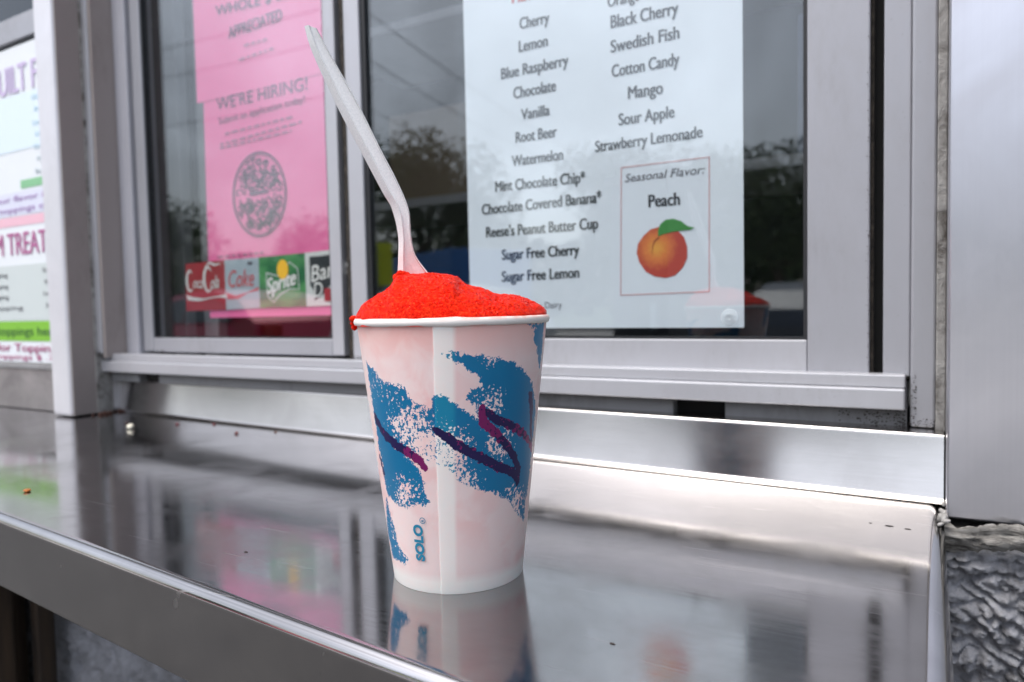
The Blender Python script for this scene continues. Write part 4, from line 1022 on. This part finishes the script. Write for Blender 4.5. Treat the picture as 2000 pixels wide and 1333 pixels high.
bmesh.ops.recalc_face_normals(bm, faces=bm.faces)
sl = empty('slush_mound', 'bright red granular water ice heaped above the cup rim', 'water ice', (CX, CY, 0))
obj('ice', bm, M_ice, sl, True)
bm = bmesh.new()
for (u, w, z, r) in ((-.0447, -.004, .1145, .0014), (-.0450, -.0035, .1165, .0016), (-.0446, -.006, .1185, .0018), (-.0441, -.001, .1150, .0011), (-.0232, -.0042, .1388, .0017), (-.0218, -.0040, .1382, .0019), (-.0246, -.0036, .1368, .0021), (-.0200, -.0040, .1378, .0017)):
    bmesh.ops.create_icosphere(bm, subdivisions=3, radius=r, matrix=Matrix.Translation((u * R0.x + w * F0.x, u * R0.y + w * F0.y, z)))
for v in bm.verts: v.co += Vector((noise.noise(v.co * 400), noise.noise(v.co * 400 + Vector((5, 0, 0))), noise.noise(v.co * 400 + Vector((0, 9, 0))))) * .0004
obj('drip', bm, M_ice, sl, True)
# loose ice grains over the surface
bm = bmesh.new(); rdl = random.Random(12)
for i in range(900):
    a = rdl.uniform(0, 2 * pi); r = RS * sqrt(rdl.random()) * .97; u, w = r * cos(a), r * sin(a)
    hmax = HS(u); q = min(1, abs(w) / sqrt(max(RS * RS - u * u, 1e-9))); h = hmax * (1 - q ** 2.3) ** .62
    p = Vector((u, w, h)); h += (.0007 * noise.noise(p * 210) + .0006 * noise.noise(p * 85 + Vector((3, 3, 3))))
    bmesh.ops.create_icosphere(bm, subdivisions=1, radius=rdl.uniform(.0002, .0004), matrix=Matrix.Translation((u * R0.x + w * F0.x, u * R0.y + w * F0.y, ZTP - .0005 + h)))
o = obj('ice_grains', bm, M_ice, sl, False); o['kind'] = 'stuff'

# ------------------------------------------------------------------ plastic spoon
M_spoon = mat('frosted_white_plastic', (.80, .80, .81), .26, 0, .5); t = NT(M_spoon)
n = t.noise(t.map((1300, 1300, 1300)), 1, 3, .6); t.bump(n, .35, .0004)
sx = t.new('ShaderNodeSeparateXYZ'); t.l.new(t.tc.outputs['Object'], sx.inputs[0])
syr = t.math('MULTIPLY', t.rng(sx.outputs['Z'], .165, .134, 0, .75), t.rng(t.noise(t.map((160, 160, 160)), 1, 3), .35, .62, .35, 1))
t.to(t.mix(syr, t.mix(t.rng(n, .3, .7, 0, 1), (.70, .71, .73), (.83, .83, .84)), (.82, .48, .47)), 'Base Color')
t.b.inputs['Subsurface Weight'].default_value = .15; t.b.inputs['Subsurface Radius'].default_value = (.002, .002, .002); t.b.inputs['Subsurface Scale'].default_value = .5
spn_ = empty('plastic_spoon', 'white plastic spoon stuck upright into the red slush', 'spoon', (CX, CY, 0))
ST = [(np.array(a), np.array(g), np.array(b)) for a, g, b in SPOON]
ST.append((np.array((-.0262, .124)), np.array((-.0215, .124)), np.array((-.006, .124)))); ST.append((np.array((-.024, .112)), np.array((-.018, .111)), np.array((-.008, .112)))); ST.append((np.array((-.018, .106)), np.array((-.015, .105)), np.array((-.012, .106))))
# resample smoothly
def catm(P, n=6):
    out = []
    for i in range(len(P) - 1):
        p0, p1, p2, p3 = P[max(i - 1, 0)], P[i], P[i + 1], P[min(i + 2, len(P) - 1)]
        for k in range(n):
            s = k / n; out.append(.5 * ((2 * p1) + (-p0 + p2) * s + (2 * p0 - 5 * p1 + 4 * p2 - p3) * s * s + (-p0 + 3 * p1 - 3 * p2 + p3) * s ** 3))
    out.append(P[-1]); return out
Ls_, Gs_, Rs_ = (catm([s[i] for s in ST]) for i in range(3))
bm = bmesh.new(); rings = []
def P3(p, w): return (p[0] * R0.x + w * F0.x, p[0] * R0.y + w * F0.y, p[1])
NS = len(Ls_)
for i, (l, g_, r) in enumerate(zip(Ls_, Gs_, Rs_)):
    f = i / (NS - 1); wb = -.002 + .004 * f       # handle leans very slightly
    k = 1.0 if i > 0 else .6
    f2 = max(0, (f - .62) / .38)
    lip = .0021 * (1 - .6 * f2)
    sec = [(l, wb + .0003), (l * .5 + g_ * .5, wb - lip * .55), (g_ * .96 + l * .04, wb - lip), (g_ * .9 + r * .1, wb - lip * .55), (g_ * .45 + r * .55, wb - lip * .40), (g_ * .12 + r * .88, wb - lip * .45), (g_ * .04 + r * .96, wb - lip * .95), (r, wb - lip * .8), (r, wb + .0005), (g_ * .5 + r * .5, wb + .0010), (g_, wb + .0008)]
    rings.append([bm.verts.new(P3(p, w)) for p, w in sec])
n = len(rings[0])
for A, B in zip(rings, rings[1:]):
    for k in range(n): bm.faces.new((A[k], A[(k + 1) % n], B[(k + 1) % n], B[k]))
bm.faces.new(rings[0]); bm.faces.new(rings[-1]); bmesh.ops.recalc_face_normals(bm, faces=bm.faces)
o = obj('spoon_body', bm, M_spoon, spn_, True)
o.data.shade_auto_smooth if False else None
md = o.modifiers.new('edge', 'EDGE_SPLIT'); md.split_angle = radians(38)

# ------------------------------------------------------------------ crumbs on the counter
def crumb(x, y, r, col, label, flat=.6, seed=1):
    bm = bmesh.new(); bmesh.ops.create_icosphere(bm, subdivisions=3, radius=r)
    for v in bm.verts:
        v.co *= 1 + .35 * noise.noise(v.co / r * 1.3 + Vector((seed * 3, 0, 0))); v.co.z = max(v.co.z * flat, -r * flat * .6)
    lo = min(v.co.z for v in bm.verts)
    m = mat('crumb_' + str(seed), col, .7)
    o = obj('crumb', bm, m, None, True); o.location = (x, y, -lo + .0002); tag(o, label, 'crumb', 'crumbs on the counter')
C_ = CRUMB
crumb(*C_[0], .0036, (.72, .69, .58), 'off-white round crumb near the left end of the backsplash', .9, 1)
crumb(*C_[1], .0022, (.05, .03, .03), 'dark speck just behind the white crumb', .6, 2)
crumb(*C_[2], .0020, (.12, .02, .03), 'dark red speck left of the cup against the backsplash, leftmost red one', .6, 3)
crumb(*C_[3], .0018, (.16, .02, .03), 'dark red speck between the leftmost red one and the biggest', .6, 4)
crumb(*C_[4], .0019, (.14, .02, .02), 'roundest dark red speck, in front of the others', .7, 5)
crumb(*C_[5], .0013, (.12, .05, .03), 'small brown speck nearest the cup', .6, 6)
crumb(*C_[6], .0024, (.40, .12, .015), 'orange brown crumb near the front edge at the far left', .45, 7)
M_smear = mat('dark_smear', (.03, .022, .02), .7)
for (x, y), w, lb in zip(MARKS, (.0022, .0016, .0008, .0012, .0014), ('longest dark smear by the right end of the counter', 'dark smear nearest the counter corner', 'faintest dark smear left of the other two by the right end', 'thin dark tick on the counter right of the cup', 'thin dark scratch on the pink reflection left of the cup')):
    bm = bmesh.new(); bmesh.ops.create_icosphere(bm, subdivisions=2, radius=1)
    for v in bm.verts: v.co = Vector((v.co.x * w, v.co.y * w * .5, v.co.z * .00012)) * (1 + .3 * noise.noise(v.co * 2 + Vector((w * 999, 0, 0))))
    o = obj('smear', bm, M_smear, None, True); o.location = (x, y, .00014); tag(o, lb, 'smear', 'dark smears on the counter')
